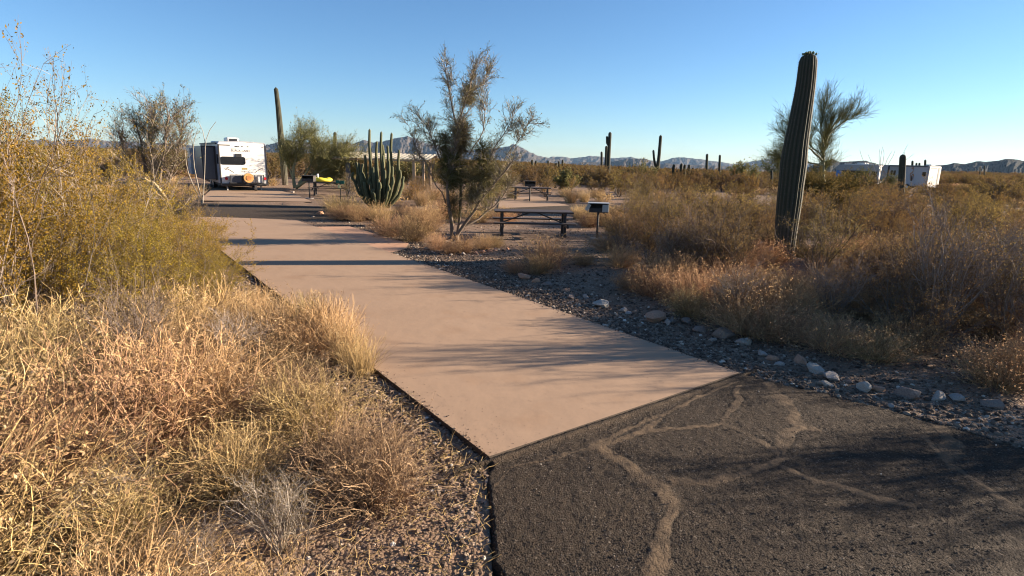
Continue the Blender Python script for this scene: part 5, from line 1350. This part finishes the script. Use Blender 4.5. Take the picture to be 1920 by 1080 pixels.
# ------------------------------------------------------------------ long campers on the right
Yc = 69
def side_camper(name, label, xl, xr, Y, zt, ax_deg, extras):
    b_ = P(xr, 330, Y); dr = R_(ax_deg); al = P(xl, 330, Y); k = al.x / al.y
    # length so that the far end stands in line with xl
    cx_, sx_ = math.cos(dr), math.sin(dr); Ln = (b_.x - k * b_.y) / (cx_ - k * sx_)
    e = empty(name, label, 'camper', (b_.x, b_.y, ground_z(b_.x, b_.y)), dr)    # origin at right rear corner; body runs to -x
    # left = front; sloping nose
    MB().poly([(0, .55), (0, zt - .12), (-.15, zt), (-Ln + .3, zt), (-Ln, zt - .3), (-Ln, 1.2), (-Ln + 1.8, .75), (-Ln + 1.8, .55)], 0, 2.5).build('body', M_camper, e)
    extras(e, Ln, zt); return e
def ex1(e, Ln, zt):
    q0 = set(e.children)
    MB().box(-4.1, -.25, -.012, -.002, .62, zt - .15).build('rear_panel', mat_plain('warm_grey_panel', (.40, .37, .36), .4, .05), e)
    for x in (-6.35, -5.85): MB().box(x, x + .40, -.02, -.003, 1.75, 2.35, .003).build('window', M_glass, e)
    MB().box(-6.9, -6.6, -.02, -.003, .7, zt - .1).build('door_gap', M_trim, e)
    MB().box(-6.5, -4.2, -.02, -.003, .75, 1.45).build('side_stripe', M_greyfg, e)
    MB().beam((-6.5, -.08, zt - .1), (-.4, -.08, zt - .1), .12, .12).build('awning', M_darkfg, e)
    b = MB(); pts = [(-2.9, 2.6), (-2.6, 2.75), (-2.55, 2.3), (-2.75, 2.1), (-2.95, 2.0), (-2.8, 1.4), (-2.6, 1.2), (-2.75, 1.7), (-2.5, 2.0), (-2.35, 1.7), (-2.45, 1.3)]
    for i in range(len(pts) - 1): b.beam((pts[i][0], -.018, pts[i][1]), (pts[i + 1][0], -.018, pts[i + 1][1]), .006, .14)
    b.build('swirl_decal', M_decal2, e)
    MB().box(-2.75, -2.5, -.022, -.019, 1.15, 1.7).build('dark_decal_patch', M_decal, e)
    MB().box(.002, .02, 1.9, 2.15, .7, zt - .2).build('rear_trim', M_trim, e); MB().box(.002, .012, .3, 1.6, zt - .35, zt - .25).build('rear_lamp_bar', M_trim, e)
    MB().box(.002, .3, .2, 2.2, .45, .62).build('bumper', M_greyfg, e)
    for x in (-1.25, -2.3, -3.6): MB().box(x, x + .035, -.02, -.013, .62, zt - .2).build('panel_seam', M_greyfg, e)
    for x in (-1.1, -2.1, -4.9): MB().box(x, x + .7, -.022, -.013, .7, 1.05, .003).build('locker_door', M_greyfg, e)
    MB().box(-1.05, -.45, -.024, -.013, 1.75, 2.25, .003).build('window', M_glass, e)
    for x in (-2.2, -3.2): wheel(e, x, .02, .38, .38, .24, 'y')
    MB().box(-1.2, -.3, .6, 1.2, zt + .002, zt + .14, .03).build('roof_vent', M_white, e); MB().box(-5.5, -4.5, .6, 1.5, zt + .002, zt + .28, .05).build('air_conditioner', M_white, e)
    MB().cyl((-4.2, .3, zt), (-4.2, .3, zt + .1), .06, 8).build('vent_pipe', M_white, e)
    for c in e.children:
        if c not in q0: c.scale = (Ln / 8.0, 1, 1)
    for c in e.children:
        if c.name.startswith('wheel'): c.scale = (1, 1, 1)
long1 = side_camper('fifth_wheel_camper', 'long white camper at far right whose sunlit rear end faces right', 1651, 1741, Yc, 3.0, -62, ex1)
long1.scale = (1.0, 1.0, 1.0)
def ex2(e, Ln, zt):
    MB().box(-5.6, -1.2, -.02, -.003, 1.7, 2.35, .003).build('window', M_glass, e)
    MB().box(-Ln + .1, -Ln + .85, -.03, -.003, 1.3, 2.3, .003).build('blue_panel', M_blue, e)
    for x in (-.9, -2.3, -3.9): MB().box(x, x + .75, -.03, -.021, 1.55, 2.3, .003).build('window', M_glass, e)
    MB().box(-Ln + .9, -.05, -.018, -.003, .8, 1.2).build('side_stripe', M_decal, e)
    MB().box(-3.2, -2.2, .6, 1.5, zt + .002, zt + .3, .05).build('air_conditioner', M_white, e)
    MB().cyl((-2.0, 1, zt), (-2.0, 1, zt + .28), .2, 12, .12).build('satellite_dome', M_white, e)
    MB().box(-Ln + 1, -.5, .05, .12, zt + .002, zt + .10).build('roof_rail', M_white, e)
    for x in (-1.8, -Ln + 2.2): wheel(e, x, .02, .4, .4, .24, 'y')
side_camper('motorhome', 'long white motorhome half hidden by greenery left of the sunlit camper', 1566, 1646, 84, 3.2, -50, ex2)
# small white camper roof behind the palo verde
q = P(614, 308, 75); e = empty('camper_van', 'small white camper roof glimpsed through the palo verde', 'camper van', (q.x, q.y, ground_z(q.x, q.y)), R_(-8))
MB().box(-1.3, 1.1, 0, 2, .5, 1.7, .15).build('body', M_white, e); MB().box(-1.0, .2, -.01, .02, .9, 1.3).build('window', M_glass, e)
for x in (-.8, .7): wheel(e, x, .1, .35, .35, .2, 'y')
